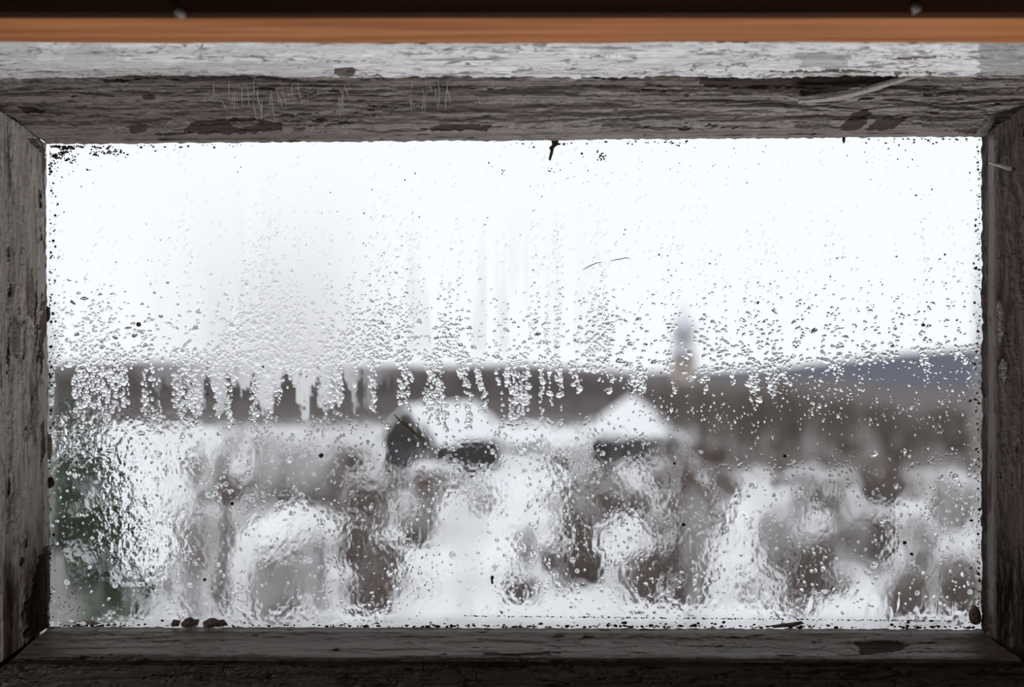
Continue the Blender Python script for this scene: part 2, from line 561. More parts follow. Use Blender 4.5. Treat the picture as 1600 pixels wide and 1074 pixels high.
# white painted soffit of the casing above the sash
sh = [[(1048, 78), (1140, 76), (1135, 100), (1060, 102), (1200, 98)]]
bare_s = [[(520, 108), (545, 100), (560, 108), (548, 116), (525, 116)], [(1380, 87), (1460, 84), (1500, 88), (1440, 90)], [(1200, 108), (1320, 106), (1480, 112), (1400, 114), (1210, 112)]]
me = member('trim_1', [(-120, 119, 1720, 117, -0.027), (-120, 116, 1720, 114, -0.034), (-120, 62, 1720, 62, -0.128)], 'x', M_CASING, 31, bare_s, peel=0.27, crack=0.75, disp='z', step=1.3, jag=4.0,
            dark_patches=[([(1528, 50), (1790, 50), (1790, 130), (1522, 130)], .5), ([(1245, 80), (1335, 78), (1325, 103), (1250, 102)], .42), ([(-190, 50), (50, 50), (70, 130), (-190, 130)], .22), ([(110, 50), (170, 50), (200, 130), (85, 130)], .22), ([(-190, 92), (520, 96), (520, 130), (-190, 130)], .2)])  # darker patches at both ends, right of centre and along the lower left
link('trim_1', me, M_CASING, kind='structure', label='white peeling painted casing board above the window sash')

# pine beam in front of the casing
zb = (537 - 62) * (D - 0.128) / F
zb2 = zb - 0.0015
beam = empty('ceiling_beam', (0, -0.15, zb), label='varnished pine beam across the top, front coloured for shade, above the white casing', category='beam')
bm_ = MB()
yb0, yb1 = -0.128, -0.128 - 0.052
prof = [(yb0, zb2 + 0.16), (yb0, zb2), (yb1 + 0.006, zb2), (yb1 + 0.001, zb2 + 0.003), (yb1, zb2 + 0.007), (yb1, zb2 + 0.16)]
nxs = 90
for i in range(nxs + 1):
    x = -0.75 + 1.5 * i / nxs
    for j, (yy, zz) in enumerate(prof):
        r = (vnoise(i * 0.35, j * 3.1, 4) - 0.5) * 0.0012
        bm_.v.append((x, yy + 0.15 + (r if j in (3, 4) else 0), zz - zb + (r if 0 < j < 4 else 0)))
for i in range(nxs):
    for j in range(5):
        a = i * 6 + j
        bm_.f.append((a, a + 1, a + 7, a + 6))
bm_.build('batten', M_BEAM, beam, smooth=False, label='orange varnished pine edge')
zc_ = P(0, 29, D + yb1)[2] - zb
MB().box((-0.75, yb1 + 0.15 - 0.012, zc_), (0.75, yb1 + 0.15 - 0.0005, 0.165)).build('board', M_BEAMFRONT, beam, label='beam front with its shade put into the dark colour')
yb1 -= 0.012
for (x, y) in ((282, 21), (1430, 14)):
    p = P(x, y, D + yb1)
    nb = MB()
    nb.tube([(p[0], 0.004 + yb1 + 0.15, p[2] - zb), (p[0], yb1 + 0.15 - 0.002, p[2] - zb)], [0.0022, 0.0022], 8)
    nb.blob((p[0], yb1 + 0.15 - 0.002, p[2] - zb), (0.0027, 0.0012, 0.0023), 10, 5, 0.05)
    nb.build('nail_head', M_NAIL, beam, smooth=True, label='grey nail head')

# ------------------------------------------------------------------ the pane, with misted and dirty areas as attributes
GX0, GX1, GY0, GY1 = 62.0, 1544.0, 204.0, 996.0
cs = 3.0
nx, ny = int((GX1 - GX0) / cs) + 1, int((GY1 - GY0) / cs) + 1
gx, gy = np.meshgrid(np.linspace(GX0, GX1, nx), np.linspace(GY0, GY1, ny))
streak = fbm(gx / 20, gy / 420, 3, 2)
streak2 = fbm(gx / 70, gy / 300, 3, 9)
fz = sstep(190, 430, gx + 60 * (streak - .5)) * (1 - sstep(480, 640, gx)) * sstep(215, 480, gy) * (1 - sstep(602, 622, gy + 170 * (fbm(gx / 11, gy / 70, 3, 44) - 0.5) + 40 * (fbm(gx / 5, gy / 7, 2, 45) - 0.5)))
fog = fz * (0.35 + 0.65 * sstep(0.35, 0.6, streak + 0.25))
fz2 = sstep(560, 640, gx) * (1 - sstep(760, 1000, gx)) * sstep(260, 480, gy) * (1 - sstep(535, 570, gy))
fog = np.maximum(fog, fz2 * 0.55 * sstep(0.42, 0.62, streak))
fog = np.maximum(fog, 0.75 * sstep(250, 420, gx) * (1 - sstep(470, 570, gx)) * sstep(640, 690, gy) * (1 - sstep(720, 800, gy)) * sstep(0.35, 0.7, streak2 + 0.05))
low = sstep(720, 800, gy) * sstep(0.40, 0.72, fbm(gx / 60, gy / 110, 3, 19))
fog = np.maximum(fog, 0.42 * low)
fog = np.maximum(fog, 0.03 * sstep(560, 640, gy))
dl = sstep(0, 1, (gx - 74) / 22)
dirt = (1 - dl) * sstep(380, 620, gy) * (0.35 + 0.6 * fbm(gx / 6, gy / 40, 3, 6))
dr = sstep(1508, 1532, gx) * sstep(300, 560, gy) * (0.25 + 0.5 * fbm(gx / 6, gy / 40, 3, 8))
db = sstep(955, 978, gy) * (0.2 + 0.5 * fbm(gx / 60, gy / 10, 3, 12))
blot = np.exp(-(((gx - 105) / 35) ** 2 + ((gy - 950) / 32) ** 2)) * 0.9
dirt = np.clip(np.maximum.reduce([dirt, dr, db, blot]), 0, 0.9)
X = (gx - 800) * S
Z = (537 - gy) * S
V = np.concatenate([np.stack([X, X * 0, Z], -1).reshape(-1, 3),
                    np.array([[X[0, 0], 0.003, Z[0, 0]], [X[0, -1], 0.003, Z[0, 0]], [X[0, -1], 0.003, Z[-1, 0]], [X[0, 0], 0.003, Z[-1, 0]]])])
idx = np.arange(nx * ny).reshape(ny, nx)
q = np.stack([idx[:-1, :-1], idx[1:, :-1], idx[1:, 1:], idx[:-1, 1:]], -1).reshape(-1, 4)
b = nx * ny
q = np.concatenate([q, [[b, b + 1, b + 2, b + 3]]])
pane_me = np_mesh('pane', V, q, False, {'fog': np.concatenate([fog.ravel(), np.zeros(4)]), 'dirt': np.concatenate([dirt.ravel(), np.zeros(4)])})
link('pane', pane_me, M_GLASS, window, label='misted glass pane with dirty edges')


# ------------------------------------------------------------------ water on the pane
def horizon(x):
    x = np.asarray(x, float)
    return np.where(x < 900, 560 + 6 * np.sin(x / 60), np.where(x < 1150, 575, 575 - (x - 1150) / 380 * 32))


c = 0.85
WX0, WX1, WY0, WY1 = 76.0, 1532.0, 222.0, 980.0
nx, ny = int((WX1 - WX0) / c), int((WY1 - WY0) / c)
H = np.zeros((ny, nx), np.float32)
GXX = WX0 + np.arange(nx)[None, :] * c
GYY = WY0 + np.arange(ny)[:, None] * c


def stamp(cx, cy, rx, ry, ang, hg, irr):
    ix, iy = (cx - WX0) / c, (cy - WY0) / c
    R = int(max(rx, ry) * 1.35 / c) + 2
    x0, x1 = max(0, int(ix) - R), min(nx, int(ix) + R + 1)
    y0, y1 = max(0, int(iy) - R), min(ny, int(iy) + R + 1)
    if x1 <= x0 or y1 <= y0:
        return
    xx = (np.arange(x0, x1)[None, :] - ix) * c
    yy = (np.arange(y0, y1)[:, None] - iy) * c
    ca, sa = math.cos(ang), math.sin(ang)
    u = (xx * ca + yy * sa) / rx
    v = (-xx * sa + yy * ca) / ry
    r2 = u * u + v * v
    if irr:
        r2 = r2 * np.clip(1 + irr * (u * v + 0.5 * u * u * u - 0.3 * v), 0.6, 1.6)
    hh = hg * (1 - r2) * (1 + 0.25 * np.clip(v, -1, 1))
    np.maximum(H[y0:y1, x0:x1], hh, out=H[y0:y1, x0:x1])


def scatter(n, prob, rad, irr=0.35, contact=0.42):
    xs = rng.uniform(WX0 + 2, WX1 - 2, n)
    ys = rng.uniform(WY0 + 2, WY1 - 2, n)
    keep = rng.random(n) < prob(xs, ys)
    xs, ys = xs[keep], ys[keep]
    rs = rad(xs, ys)
    el = rng.uniform(0.8, 1.35, len(xs))
    an = rng.uniform(-0.7, 0.7, len(xs))
    hg = rs * contact * rng.uniform(0.7, 1.2, len(xs))
    ir = rng.uniform(-irr, irr, len(xs))
    for a in zip(xs, ys, rs / el, rs * el, an, hg, ir):
        stamp(*a)
    return len(xs)


def colm(x, y, wl, lo, hi, seed):
    return sstep(lo, hi, fbm(x / wl + 0.3 * np.sin(y / 90), y / 420, 2, seed))


# 1 fine beads high on the pane, in columns
def p1(x, y):
    up = 0.05 + 0.36 * sstep(290, 430, y) + 0.62 * sstep(430, 545, y)
    xs = 0.25 + 0.75 * sstep(180, 330, x) * (1 - 0.75 * sstep(900, 1150, x)) + 0.5 * (1 - sstep(180, 260, x)) * sstep(430, 500, y)
    return up * xs * (0.12 + 0.88 * colm(x, y, 17, 0.42, 0.62, 3)) * (y < horizon(x) + 6)


n1 = scatter(52000, p1, lambda x, y: np.clip(rng.lognormal(0, 0.3, len(x)) * (1.25 + 0.9 * sstep(420, 560, y)), 0.9, 4))


# 2 larger beads just above and on the treeline
def p2(x, y):
    up = sstep(440, 545, y) * (1 - sstep(0, 8, y - horizon(x) - 10))
    return up * (0.25 + 0.75 * colm(x, y, 26, 0.4, 0.6, 5)) * (1 - 0.85 * sstep(960, 1100, x) * (1 - sstep(525, 550, y)))


n2 = scatter(6500, p2, lambda x, y: np.clip(rng.lognormal(0, 0.35, len(x)) * 2.3, 1.4, 5), 0.55)


# 3 columns of crowded drops over the dark treeline, with washed-clear runs between them
def clear(x, y):
    xw = x + 16 * (fbm(x / 45, y / 28, 2, 91) - 0.5)
    t = fbm(xw / 10.5, y / 260, 2, 14) - 0.012 * sstep(440, 520, x) * (1 - sstep(1000, 1100, x)) - 0.05 * (1 - sstep(260, 310, x))
    return sstep(0.47, 0.53, t)


def low_c(x):
    return np.where(x < 880, 665, np.where(x < 1060, 615, np.where(x < 1230, 612, horizon(x) + 28)))


def p3(x, y):
    band = sstep(-12, 2, y - horizon(x)) * (1 - sstep(-20, 12, y - low_c(x) + 90 * (fbm(x / 14, y / 200, 2, 92) - 0.38)))
    foggy = sstep(300, 330, x) * (1 - sstep(480, 520, x)) * (1 - sstep(570, 610, y))
    patch = 1 - np.exp(-(((x - 245) / 26) ** 4 + ((y - 595) / 50) ** 4)) * 0.9
    return band * np.maximum(1 - clear(x, y), foggy * 0.95) * patch


n3 = scatter(70000, p3, lambda x, y: np.clip(rng.lognormal(0, 0.42, len(x)) * 1.6, 1.1, 4.6), 0.6)


# 4 fine specks of water over the brown woods on the right
def p4(x, y):
    return sstep(860, 960, x) * sstep(0, 25, y - horizon(x)) * (1 - sstep(700, 760, y)) * (0.2 + 0.8 * sstep(0.45, 0.62, fbm(x / 60, y / 50, 3, 8)))


n4 = scatter(17000, p4, lambda x, y: np.clip(rng.lognormal(0, 0.3, len(x)) * 1.1, 0.9, 2.4))

# 5 continuous rippled film low on the pane
wobx = (fbm(GXX / 40 + 0 * GYY, GYY / 60 + 0 * GXX, 3, 22) - 0.5) * 70
lim = np.interp(GXX, [0, 180, 340, 900, 980, 1060, 1130, 1600], [610, 612, 668, 668, 690, 715, 735, 735])
fm = sstep(-40, 110, GYY - lim + wobx)
fm *= 1 - 0.0 * GXX
rip = (fbm(GXX / 6.5 + 0 * GYY, GYY / 8.5 + 0 * GXX, 2, 31) - 0.5)
rip2 = (fbm(GXX / 26 + 0 * GYY, GYY / 38 + 0 * GXX, 2, 37) - 0.5)
coarse = 1 + 2.0 * (1 - sstep(180, 330, GXX)) + 0.7 * sstep(930, 960, GYY)
gate = 0.35 + 1.0 * sstep(0.4, 0.65, fbm(GXX / 55 + 0 * GYY, GYY / 80 + 0 * GXX, 2, 41))
film = fm * (0.62 + 0.19 * rip * coarse * gate + 0.22 * rip2)
film = np.clip(film, 0, None)


# 6 drops standing on and below the film
def p6(x, y):
    return sstep(-40, 10, y - np.interp(x, [0, 900, 1130, 1600], [668, 668, 735, 735])) * (0.25 + 0.75 * sstep(0.42, 0.6, fbm(x / 45, y / 45, 3, 18))) * (1 - 0.4 * sstep(900, 960, y))


Hs = H.copy()
H[:] = 0
n6 = scatter(12000, p6, lambda x, y: np.clip(rng.lognormal(0, 0.38, len(x)) * 1.3, 0.9, 3.4), 0.4, 0.2)
# run-down marks along the foot of the pane on the right
for k in range(12):
    cx = rng.uniform(1040, 1500)
    y0 = rng.uniform(925, 948)
    w2 = rng.uniform(3, 8)
    stamp(cx, y0 + 14, w2, rng.uniform(12, 22), rng.uniform(-0.2, 0.2), w2 * 0.035, 0.3)
H = np.maximum(Hs, film + H)

# ---- the largest drops, each an object
M_DROP = M_WATER
spots = []


def drop_shape(kind, n=18, rings=7):
    """one closed hanging bead of unit radius lying on the plane y = 0, bulging to -y"""
    r0 = np.random.default_rng(100 + kind)
    ph = np.linspace(0, 2 * PI, n, endpoint=False)
    out = 1 + 0.16 * r0.uniform(-1, 1) * np.cos(2 * ph + r0.uniform(0, 6)) + 0.13 * r0.uniform(-1, 1) * np.cos(3 * ph + r0.uniform(0, 6)) + 0.07 * r0.uniform(-1, 1) * np.cos(5 * ph)
    hgt = r0.uniform(0.36, 0.5)
    v = [(0, -hgt, -0.06)]
    for j in range(1, rings + 1):
        r = j / rings
        for i in range(n):
            x, z = math.cos(ph[i]) * out[i] * r, math.sin(ph[i]) * out[i] * r * 1.12
            v.append((x, -hgt * (1 - r * r) * (1 - 0.28 * z), z))
    nb = len(v)
    f = []
    for i in range(n):
        i2 = (i + 1) % n
        f.append((0, 1 + i, 1 + i2))
        for j in range(rings - 1):
            a = 1 + j * n
            f.append((a + i, a + n + i, a + n + i2, a + i2))
    # flat back
    ring = [v[1 + (rings - 1) * n + i] for i in range(n)]
    v.extend(ring)
    f.append(tuple(nb + i for i in range(n)))
    me = bpy.data.meshes.new('water_drop')
    me.from_pydata(v, [], f)
    me.polygons.foreach_set('use_smooth', [True] * (len(f) - 1) + [False])
    me.materials.append(M_DROP)
    me.update()
    return me


shapes = [drop_shape(k) for k in range(16)]
fixed = [(397, 507, 5.5), (418, 508, 5), (362, 510, 6), (305, 515, 6), (655, 505, 6), (132, 470, 7), (108, 440, 4), (840, 525, 6), (870, 545, 5), (900, 535, 5),
         (1210, 490, 5), (1272, 520, 5.5), (1135, 537, 5), (1240, 505, 4), (968, 567, 6), (1395, 543, 4), (402, 565, 7), (438, 572, 5), (596, 507, 5), (740, 545, 5), (545, 548, 5),
         (775, 560, 6), (200, 515, 5), (180, 530, 5), (210, 528, 5), (120, 525, 5), (160, 545, 5), (285, 550, 5), (310, 490, 5), (1002, 515, 4), (985, 540, 5), (720, 502, 4), (1022, 568, 6)]
for (x, y, r) in fixed:
    spots.append((x, y, r))
tries = 0
while len(spots) < 300 and tries < 60000:
    tries += 1
    x, y = rng.uniform(84, 1524), rng.uniform(380, 930)
    hz = float(horizon(x))
    t = rng.random()
    lc = float(low_c(np.array(x)))
    if y < hz:
        p = sstep(400, 540, y) * (1.0 if x < 1000 else 0.12) * (0.2 + 0.8 * float(colm(np.array(x), np.array(y), 26, 0.4, 0.6, 5)))
    elif y < lc - 15:
        p = 1.0 * (1 - float(clear(np.array(x), np.array(y)))) * (1.0 if x < 1230 else .3)
    elif y < 700:
        p = 0.03
    else:
        p = 0.05
    if t > p:
        continue
    r = min(5.5, float(rng.lognormal(0, 0.25)) * (3.1 if y < hz else 2.7))
    if any((x - a) ** 2 + (y - b_) ** 2 < ((r + r2) * 1.25) ** 2 for a, b_, r2 in spots):
        continue
    spots.append((x, y, r))
for (x, y, r) in spots:        # leave room for them in the small beads
    m = int(r * 1.5 / c) + 1
    ix, iy = int((x - WX0) / c), int((y - WY0) / c)
    x0, x1, y0, y1 = max(0, ix - m), min(nx, ix + m + 1), max(0, iy - m), min(ny, iy + m + 1)
    xx = (np.arange(x0, x1)[None, :] * c + WX0 - x)
    yy = (np.arange(y0, y1)[:, None] * c + WY0 - y)
    H[y0:y1, x0:x1] = np.where(xx ** 2 + (yy / 1.12) ** 2 < (r * 1.22) ** 2, 0, H[y0:y1, x0:x1])

# mesh of all the rest of the water
EPS = 0.005
wet = np.maximum.reduce([H[:-1, :-1], H[1:, :-1], H[1:, 1:], H[:-1, 1:]]) > EPS
used = np.zeros((ny, nx), bool)
used[:-1, :-1] |= wet
used[1:, :-1] |= wet
used[1:, 1:] |= wet
used[:-1, 1:] |= wet
vid = np.full((ny, nx), -1, np.int64)
nf = int(used.sum())
vid[used] = np.arange(nf)
Yb = -0.00008
iy, ix = np.nonzero(used)
FV = np.stack([(WX0 + ix * c - 800) * S, Yb - np.where(H[iy, ix] > EPS, H[iy, ix], 0) * S, (537 - (WY0 + iy * c)) * S], -1)
fy, fx = np.nonzero(wet)
FQ = np.stack([vid[fy, fx], vid[fy + 1, fx], vid[fy + 1, fx + 1], vid[fy, fx + 1]], -1)
# flat back, one strip per run of wet cells
pad = np.zeros((ny - 1, 1), bool)
dw = np.diff(np.concatenate([pad, wet, pad], 1).astype(np.int8), axis=1)
ry, rs_ = np.nonzero(dw == 1)
ry2, re_ = np.nonzero(dw == -1)
xa, xb = (WX0 + rs_ * c - 800) * S, (WX0 + re_ * c - 800) * S
za, zb_ = (537 - (WY0 + ry * c)) * S, (537 - (WY0 + (ry + 1) * c)) * S
yy = np.full_like(xa, Yb)
BV = np.stack([np.stack([xa, yy, za], -1), np.stack([xb, yy, za], -1), np.stack([xb, yy, zb_], -1), np.stack([xa, yy, zb_], -1)], 1).reshape(-1, 3)
BQ = (np.arange(len(BV)).reshape(-1, 4) + nf)
wm = np_mesh('condensation_water', np.concatenate([FV, BV]), np.concatenate([FQ, BQ]), True)
sm = np.ones(len(FQ) + len(BQ), bool)
sm[len(FQ):] = False
wm.polygons.foreach_set('use_smooth', sm)
link('condensation_water', wm, M_WATER, kind='stuff', label='fine beads and rippled film of condensation covering the pane', category='water')
print('water quads', len(FQ), 'runs', len(BQ), n1, n2, n3, n4, n6, 'big', len(spots))

def third(x):
    for lim_, txt in ((170, 'in line with the spruce'), (300, 'just right of the spruce'), (420, 'in line with the thin trunk'), (560, 'left of the gabled house'), (740, 'in line with the gabled house'), (900, 'between the two houses'),
                      (1070, 'in line with the pyramid roof'), (1230, 'right of the pyramid roof'), (1600, 'in line with the blue hill')):
        if x < lim_:
            return txt


for k, (x, y, r) in enumerate(spots):
    me = shapes[k % 16]
    hz = float(horizon(x))
    where = 'against the white sky' if y < hz - 8 else ('over the dark treeline' if y < 680 else 'low over the snowy gardens')
    o = link('water_drop', me, None, None, label='water drop %s, %s' % (where, third(x)), category='water drop', group='larger water drops %s, %s' % (where, third(x)))
    o.location = ((x - 800) * S, -0.00006, (537 - y) * S)
    o.scale = (r * S * random.uniform(0.85, 1.1), r * S, r * S * random.uniform(0.9, 1.25))
    o.rotation_euler = (0, random.uniform(-0.5, 0.5), 0)

# ------------------------------------------------------------------ grime on the glass
gm = MB()


def speck(x, y, r, asp=1.0):
    n = random.choice((5, 6, 7))
    b0 = len(gm.v)
    a0 = random.uniform(0, 6)
    yy0 = -0.0001 - 0.0002
    for k in range(n):
        an = a0 + 2 * PI * k / n
        rr = r * random.uniform(0.6, 1.25)
        gm.v.append(((x - 800 + math.cos(an) * rr * asp) * S, yy0 + 0.0002, (537 - y + math.sin(an) * rr) * S))
    gm.v.append(((x - 800) * S, yy0 - r * S * 0.4, (537 - y) * S))
    for k in range(n):
        gm.f.append((b0 + k, b0 + (k + 1) % n, b0 + n))


for k in range(1300):          # evenly strewn tiny specks
    x, y = random.uniform(80, 1530), 218 + (random.random() ** 1.4) * 560
    if vnoise(x / 70, y / 70, 3) < 0.42:
        continue
    speck(x, y, min(2.4, random.lognormvariate(-0.45, 0.5)))
for k in range(520):           # mould in the top left corner
    x, y = 78 + random.expovariate(1 / 42), 228 + random.expovariate(1 / 11)
    if x > 250 or vnoise(x / 12, y / 8, 6) < 0.5:
        continue
    speck(x, y, min(2.8, random.lognormvariate(-0.1, 0.5)), 1.4)
for k in range(500):           # along the left and right edges and foot
    if k % 2:
        x = 77 + random.expovariate(1 / 3.5); y = random.uniform(230, 970)
    else:
        x = 1531 - random.expovariate(1 / 3.5); y = random.uniform(222, 975)
    speck(x, y, min(3.0, random.lognormvariate(0.1, 0.5)))
for k in range(700):          # mouldy foot
    x = random.uniform(85, 1525)
    if vnoise(x / 50, 1.0, 9) < 0.45 and random.random() < .75:
        continue
    speck(x, 979 - random.expovariate(1 / 2.2) + (x - 80) / 1450 * 3, min(2.6, random.lognormvariate(0.0, 0.5)), 1.7)
for k in range(260):           # thin dark line above the foot of the pane
    x = random.uniform(720, 1500)
    speck(x, 963 + (x - 720) / 780 * 8 + random.gauss(0, 0.5), random.uniform(0.4, 1.1), 2.2)
for k in range(110):           # top edge dirt
    x = random.choice((random.uniform(80, 420), random.uniform(800, 1080), random.uniform(1330, 1530)))
    speck(x, 228 - (x - 72) / 1469 * 12 + random.expovariate(1 / 4), random.uniform(0.5, 1.8), 1.4)
gm.build('grime_specks', M_GRIME, kind='stuff', label='tiny dark specks of grime and mould dotted on the pane', category='grime')


def chip(name, outline, dep, th, mat, label, cat, group=None, relief=0.0):
    """a flake of irregular outline (pixels) with real thickness, standing on the glass at y = dep"""
    n = len(outline)
    cx, cy = sum(p[0] for p in outline) / n, sum(p[1] for p in outline) / n
    mb = MB()
    X0, Y0, Z0 = P(cx, cy, D + dep)
    for s in (0, 1):
        for (x, y) in outline:
            q = P(x, y, D + dep)
            mb.v.append((q[0] - X0, -th * s + (random.uniform(-relief, relief) if s else 0), q[2] - Z0))
    b0 = len(mb.v)
    mb.v.append((0, -th * 1.5, 0))
    mb.f.append(tuple(range(n)))
    for i in range(n):
        j = (i + 1) % n
        mb.f.append((i, j, n + j, n + i))
        mb.f.append((n + i, n + j, b0))
    o = mb.build(name, mat, label=label, category=cat, group=group)
    o.location = (X0, Y0, Z0)
    return o


def ragged(x0, x1, y0, y1, n=9, j=0.3):
    cx, cy, rx, ry = (x0 + x1) / 2, (y0 + y1) / 2, (x1 - x0) / 2, (y1 - y0) / 2
    return [(cx + math.cos(2 * PI * k / n) * rx * random.uniform(1 - j, 1 + j * .3), cy + math.sin(2 * PI * k / n) * ry * random.uniform(1 - j, 1 + j * .3)) for k in range(n)]


chip('paint_flake', [(861, 217), (873, 216), (872, 227), (866, 230), (864, 240), (860, 252), (857, 249), (860, 236), (858, 231), (863, 226)], -0.0008, 0.0006, M_GRIME, 'black flake hanging from the top rail at the middle of the pane', 'flake')
chip('paint_flake', [(1316, 213), (1321, 214), (1320, 222), (1318, 225), (1316, 220)], -0.0008, 0.0006, M_GRIME, 'small black flake hanging from the top rail towards its right end', 'flake')


def tuft(cx, cy, sx, sy, n, mat, label, r=1.2):
    """a loose cluster of mould grains on the glass"""
    mb = MB()
    for k in range(n):
        x, y = random.gauss(0, sx), random.gauss(0, sy)
        q = random.uniform(0.5, 1.3) * r * S
        mb.blob((x * S, -0.0003, -y * S), (q * random.uniform(.8, 1.6), 0.0003, q), 6, 4, .2)
    o = mb.build('mould_tuft', mat, label=label, category='mould')
    o.location = ((cx - 800) * S, 0, (537 - cy) * S)
    return o


tuft(939, 245, 4, 4, 26, M_MOSS, 'ochre tuft of mould on the glass below the top rail')
tuft(174, 237, 7, 3, 34, M_MOSS, 'brown mould tuft near the upper left corner of the pane')
tuft(96, 240, 9, 6, 40, M_GRIME, 'black mould patch in the upper left corner of the pane', 1.0)
tuft(118, 248, 6, 6, 22, M_MOSS, 'loose mould speckles just right of the black corner patch', 1.0)
tuft(863, 266, 5, 4, 10, M_GRIME, 'few dark mould grains under the hanging black flake', .8)
tuft(787, 268, 2.5, 3, 7, M_MOSS, 'tiny brown mould spot left of the hanging black flake', .8)
tuft(110, 948, 14, 13, 60, M_MOSS, 'rusty mould blotch in the lower left corner of the pane', .8)
tuft(1084, 714, 6, 4, 8, M_MOSS, 'pale brown grains right of the pyramid roof', .7)
chip('paint_chip', [(268, 975), (272, 968), (282, 970), (280, 978), (270, 979)], -0.004, 0.002, M_CHIP, 'leftmost small paint chip on the lower lip of the sash', 'chip', relief=.0006)
chip('paint_chip', [(284, 974), (290, 967), (298, 964), (304, 968), (312, 968), (310, 976), (298, 980), (286, 979)], -0.004, 0.003, M_CHIP, 'rounded brown paint chip on the lower lip, second from the left', 'chip', relief=.0008)
chip('paint_chip', [(318, 972), (328, 966), (336, 966), (342, 969), (350, 968), (356, 976), (346, 979), (320, 979)], -0.004, 0.003, M_CHIP, 'long brown paint chip on the lower lip, third from the left', 'chip', relief=.0008)
chip('paint_chip', [(133, 970), (142, 969), (158, 974), (150, 977), (136, 976)], -0.004, 0.001, M_FLAKE, 'pale paint chip on the lower lip by the left corner', 'chip', relief=.0004)
chip('paint_chip', [(1202, 978), (1222, 975), (1252, 971), (1256, 974), (1240, 979), (1208, 981)], -0.004, 0.0015, M_CHIP, 'thin splinter lying on the lower lip under the snowy roof, right of centre', 'splinter', relief=.0004)
chip('putty_lump', ragged(1511, 1534, 945, 978, 12, .4), -0.001, 0.003, M_CHIP, 'brown lump of old putty in the lower right corner of the pane', 'putty', relief=.0008)
chip('putty_lump', ragged(73, 86, 745, 764, 10, .25), -0.001, 0.003, M_GRIME, 'dark knot of putty on the left edge of the pane', 'putty', relief=.0008)
chip('putty_lump', ragged(72, 82, 670, 725, 12, .35), -0.001, 0.003, M_CHIP, 'long scab of brown putty on the left edge above the dark knot', 'putty', relief=.0008)
chip('putty_lump', ragged(72, 79, 478, 504, 10, .25), -0.001, 0.003, M_GRIME, 'black putty scab on the left edge at half height', 'putty', relief=.0008)
chip('dead_fly', [(767, 901), (770, 899), (772, 903), (770, 906), (771, 912), (768, 913), (767, 907)], -0.0006, 0.0012, M_GRIME, 'tiny dead fly on the glass low in the middle', 'insect')
for (x, y, r, lb) in ((363, 787, 3, 'dark dot over the white strip left of centre'), (320, 906, 2.4, 'dark dot low on the pane left of centre'), (1413, 848, 3, 'dark dot over the snowy shrub on the right'),
                      (1424, 866, 2.6, 'small bead of dirt just under the right-hand dark dot'), (1226, 713, 3, 'dark dot over the brown woods on the right'), (502, 712, 4, 'ochre dot over the brown brush left of centre'),
                      (1442, 508, 3, 'ochre dot near the right end of the skyline'), (1068, 820, 3, 'brown dot over the tall brown trunk'), (217, 507, 4, 'yellow dot in the mist on the left')):
    chip('dirt_dot', ragged(x - r, x + r, y - r, y + r, 9, .2), -0.0008, 0.0012, M_MOSS if 'ochre' in lb or 'yellow' in lb else M_GRIME, lb, 'dirt')


def strand(name, pts, r, mat, label, cat, group=None, n=4):
    mb = MB()
    q = [Vector(P(x, y, D + dp)) for (x, y, dp) in pts]
    o0 = q[0].copy()
    mb.tube([p - o0 for p in q], [r * (0.6 if i in (0, len(q) - 1) else 1) for i in range(len(q))], n)
    o = mb.build(name, mat, smooth=True, label=label, category=cat, group=group)
    o.location = o0
    return o


for seg, lb in (([(911, 422), (917, 418), (924, 415), (932, 411), (941, 410)], 'left piece of a dark hair-thin stalk stuck on the glass'), ([(954, 408), (962, 406), (970, 405), (978, 403), (984, 404)], 'right piece of a dark hair-thin stalk stuck on the glass')):
    strand('dry_stalk', [(x, y, -0.0009) for x, y in seg], 0.00026, M_GRIME, lb, 'stalk')
strand('dry_stalk', [(616, 648, -0.0012), (624, 657, -0.0012), (634, 665, -0.0012), (644, 674, -0.0012), (656, 685, -0.001)], 0.0005, M_MOSS, 'slanting dry stalk on the glass before the house roof', 'stalk')
# nail in the right stile with its pale shank
nl = empty('nail', P(1583, 265, D - 0.03), label='bent pale nail sticking out of the right stile near its top', category='nail')
a0, a1 = Vector(P(1545, 254, D - 0.019)), Vector(P(1583, 265, D - 0.032))
MB().tube([a0 - Vector(nl.location), (a0 + a1) / 2 - Vector(nl.location), a1 - Vector(nl.location)], [0.0006, 0.0011, 0.0014], 8).build('nail_shank', M_WEB, nl, smooth=True)
MB().blob(tuple(a1 - Vector(nl.location)), (0.0016, 0.0012, 0.0016), 8, 5, 0.05).build('nail_tip', M_GRIME, nl, smooth=True, label='black nail tip')

# peeled curl of paint hanging off the top rail on the right
mb = MB()
n = 26
for i in range(n + 1):
    t = i / n
    x = 1246 + (1452 - 1246) * t
    yc = 158 - 40 * t + 5 * math.sin(t * 5)
    wd = 5.5 + 3.5 * math.sin(t * PI) + vnoise(i * .6, 2, 5) * 3
    for j in range(5):
        a = j / 4
        lift = 0.005 * (1 - t) * (1 - a) + 0.0035 * math.sin(a * PI) + 0.0005
        q = P(x + vnoise(i, j, 3) * 2, yc - wd / 2 + wd * a + vnoise(i * .8, j, 8) * 2, D - 0.027 - lift)
        mb.v.append(q)
m0 = len(mb.v)
mb.v.extend([(x, y + 0.0005, z) for (x, y, z) in mb.v[:m0]])
for i in range(n):
    for j in range(4):
        a = i * 5 + j
        mb.f.append((a, a + 5, a + 6, a + 1))
        mb.f.append((m0 + a, m0 + a + 1, m0 + a + 6, m0 + a + 5))
for i in range(n):
    for a in (i * 5, i * 5 + 4):
        mb.f.append((a, a + 5, m0 + a + 5, m0 + a))
